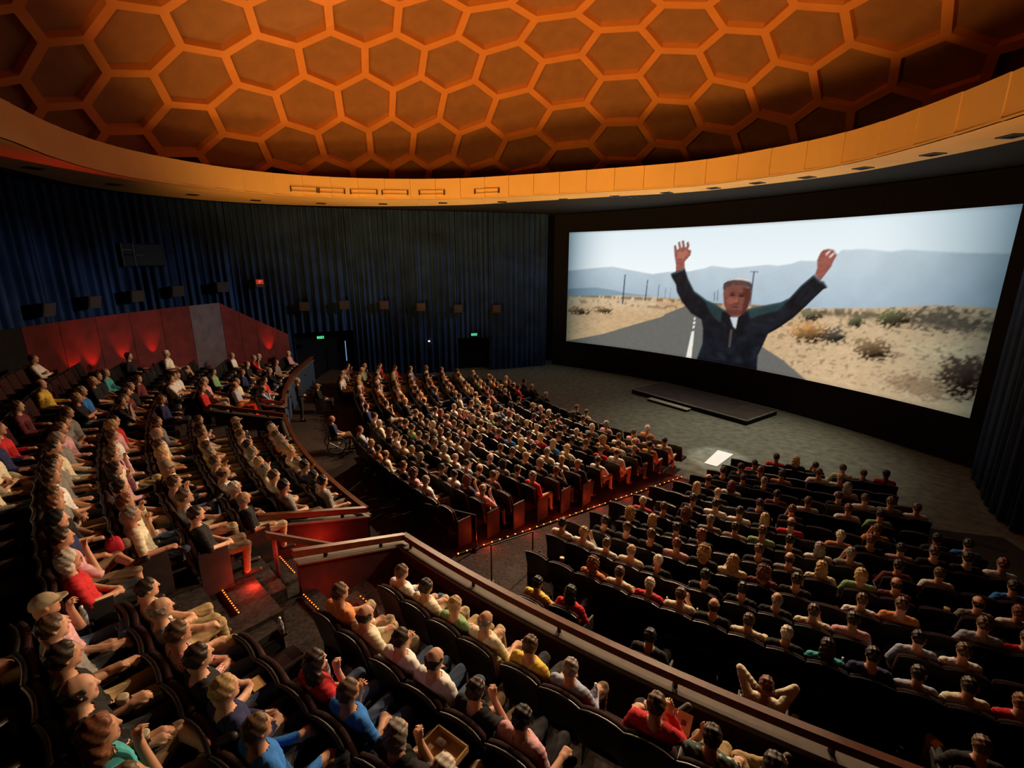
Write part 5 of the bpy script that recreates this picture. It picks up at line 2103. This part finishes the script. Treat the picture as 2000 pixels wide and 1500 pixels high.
# ------------------------------------------------------------------ drinks, trays, bags
M_PET = mat('clear plastic bottle', (.65, .72, .78), .15, spec=.6, alpha_trans=.7)
M_CAPW = mat('white bottle cap', (.8, .8, .8), .5)
M_LABEL = mat('pale bottle label', (.35, .42, .55), .6)
M_PAPER = mat('striped paper cup', (.55, .40, .26), .7)
M_LIDC = mat('cream cup lid', (.75, .64, .46), .5)


def lathe(prof, n=14):
    V, F = [], []
    for r, z in prof:
        for k in range(n):
            a = 2 * math.pi * k / n
            V.append((r * math.cos(a), r * math.sin(a), z))
    for i in range(len(prof) - 1):
        for k in range(n):
            F.append((i * n + k, i * n + (k + 1) % n, (i + 1) * n + (k + 1) % n, (i + 1) * n + k))
    F.append(tuple(range(n))[::-1])
    F.append(tuple(range((len(prof) - 1) * n, len(prof) * n)))
    return MB().add(V, F)


BM = lathe([(.028, 0), (.032, .01), (.032, .13), (.026, .16), (.013, .19), (.013, .205)]).mesh('bottle', M_PET, True)
BC = lathe([(.0155, .20), (.0155, .222)]).mesh('cap', M_CAPW, True)
BL = lathe([(.0325, .05), (.0325, .11)]).mesh('label_band', M_LABEL, True)
CM = lathe([(.032, 0), (.044, .14), (.046, .145)]).mesh('cup', M_PAPER, True)
CLD = lathe([(.047, .142), (.047, .154), (.030, .157)]).mesh('lid', M_LIDC, True)


def arm_spot(block, row, i, side=-1):
    for d in SEATS:
        if (d['block'], d['row'], d['i']) == (block, row, i):
            a = face_rot(d['t'])
            lx, ly = side * .262, .15
            return d['x'] + lx * math.cos(a) - ly * math.sin(a), d['y'] + lx * math.sin(a) + ly * math.cos(a), d['z'] + .6275
    return None


def nearest_arm(u, v):
    best = None
    for d in SEATS:
        a = face_rot(d['t'])
        lx, ly = -.262, .15
        x, y, z = d['x'] + lx * math.cos(a) - ly * math.sin(a), d['y'] + lx * math.sin(a) + ly * math.cos(a), d['z'] + .6275
        q = cam_uv(x, y, z + .1)
        e = math.hypot(q[0] - u, q[1] - v)
        if best is None or e < best[0]:
            best = (e, (x, y, z), d)
    return best


used = set()
for i, (u, v) in enumerate([(1222, 1000), (1352, 1078), (1305, 1158), (1365, 1182), (648, 1295), (1175, 1350), (187, 1185), (1203, 1072), (1660, 1285), (1738, 1300), (565, 1200)]):
    e, p, d = nearest_arm(u, v)
    if (d['x'], d['y']) in used:
        continue
    used.add((d['x'], d['y']))
    o = link('water_bottle', BM, loc=p)
    tag(o, 'clear water bottle on armrest, ' + where(d), 'bottle', 'drinks on the armrests')
    link('cap', BC, o)
    link('label_band', BL, o)
for i, (u, v) in enumerate([(1105, 1072), (1353, 1125), (1500, 1225), (1612, 1208), (1835, 1168), (1850, 1215), (243, 1405), (282, 1480), (1487, 1049), (735, 1187)]):
    e, p, d = nearest_arm(u, v)
    if (d['x'], d['y']) in used:
        continue
    used.add((d['x'], d['y']))
    o = link('drink_cup', CM, loc=p)
    tag(o, 'lidded paper drink cup on armrest, ' + where(d), 'cup', 'drinks on the armrests')
    link('lid', CLD, o)
o = link('drink_cup', CM, loc=(3.99, 5.41, orch_z(26.7)))
tag(o, 'lidded paper drink cup standing on the cross aisle carpet', 'cup', 'drinks on the armrests')
link('lid', CLD, o)


def by_pos(block, row, cnt):
    q = sorted([d for d in PEOPLE if d['block'] == block and d['row'] == row], key=lambda d: d['i'])
    return q[cnt]


def in_front(d, lx, ly, z):
    a = face_rot(d['t'])
    return d['x'] + lx * math.cos(a) - ly * math.sin(a), d['y'] + lx * math.sin(a) + ly * math.cos(a), d['z'] + z, a


d = by_pos('RN', 2, 2)
x, y, z, a = in_front(d, .12, .30, .63)
o = link('snack_tray', None, loc=(x, y, z), rotz=a)
tag(o, 'cardboard snack tray with food on the lap of the grey-haired spectator', 'tray')
M_CARD = mat('brown cardboard', (.42, .26, .12), .85)
m = MB()
m.box((0, 0, .008), (.36, .26, .016))
for s in (-1, 1):
    m.box((s * .175, 0, .035), (.012, .26, .06))
    m.box((0, s * .125, .035), (.36, .012, .06))
m.build('box', M_CARD, o)
MB().rbox((-.05, .02, .04), (.10, .08, .05), .02, 3).build('snack', mat('dark snack', (.08, .04, .02), .7), o, True)
MB().rbox((.08, -.03, .035), (.08, .06, .04), .015, 3).build('snack', mat('napkin white', (.7, .68, .62), .8), o, True)
d = by_pos('RN', 0, 6)
x, y, z, a = in_front(d, .12, .33, .70)
o = link('booklet', None, loc=(x, y, z), rotz=a)
tag(o, 'tan programme booklet held by the spectator in red above the railing', 'booklet')
m = MB().box((-.08, 0, 0), (.15, .21, .006), 0, .5)
m.build('cover', mat('tan booklet paper', (.55, .33, .16), .8), o)
MB().box((.08, 0, 0), (.15, .21, .006), 0, .5).build('cover', MATS['tan booklet paper'], o)
MB().box((.08, -.003, .008), (.05, .05, .002), 0, .5).build('emblem', mat('maroon print', (.16, .02, .03), .7), o)
d = by_pos('RN', 3, 3)
x, y, z, a = in_front(d, .05, .30, .64)
o = MB().rbox((0, 0, 0), (.17, .12, .008), .003, 2).build('notebook', mat('ochre notebook cover', (.50, .30, .12), .8), None, False, loc=(x, y, z), rotz=a)
tag(o, 'small ochre notebook on the lap of a dark-haired spectator by the landing', 'notebook')


def bag(label, loc, s, m, rz=0.0):
    o = link('bag', None, loc=loc, rotz=rz)
    tag(o, label, 'bag')

    def slump(v):
        k = 1 - .25 * (v[2] / s[2] + .5)
        return (v[0] * k + .01 * math.sin(v[2] * 40), v[1] * k, v[2])
    MB().rbox((0, 0, s[2] / 2), s, min(s) * .35, 6, 0, slump).build('body', m, o, True)
    MB().tube([(-s[0] * .2, 0, s[2] * .95), (-s[0] * .1, 0, s[2] * 1.2), (s[0] * .1, 0, s[2] * 1.2), (s[0] * .2, 0, s[2] * .95)], .01, 6).build('strap', m, o)
    return o


M_CRIM = mat('crimson bag cloth', (.42, .012, .03), .8)
d = by_pos('RL', 5, 16)
x, y, z, a = in_front(d, .05, .36, .60)
bag('crimson cloth bag on the lap of the long-haired spectator at the row end', (x, y, z), (.26, .20, .17), M_CRIM, a)
x, y = P2(26.1, 16.2)
bag('pink red bag on the cross aisle floor beside the yellow top', (x, y, orch_z(26.1)), (.26, .2, .26), M_CRIM)
x, y = P2(32.3, 13.0)
bag('red cloth bag lying at the left picture edge beside dark seats', (x, y, rn_floor(4) + .44), (.34, .26, .16), M_CRIM)
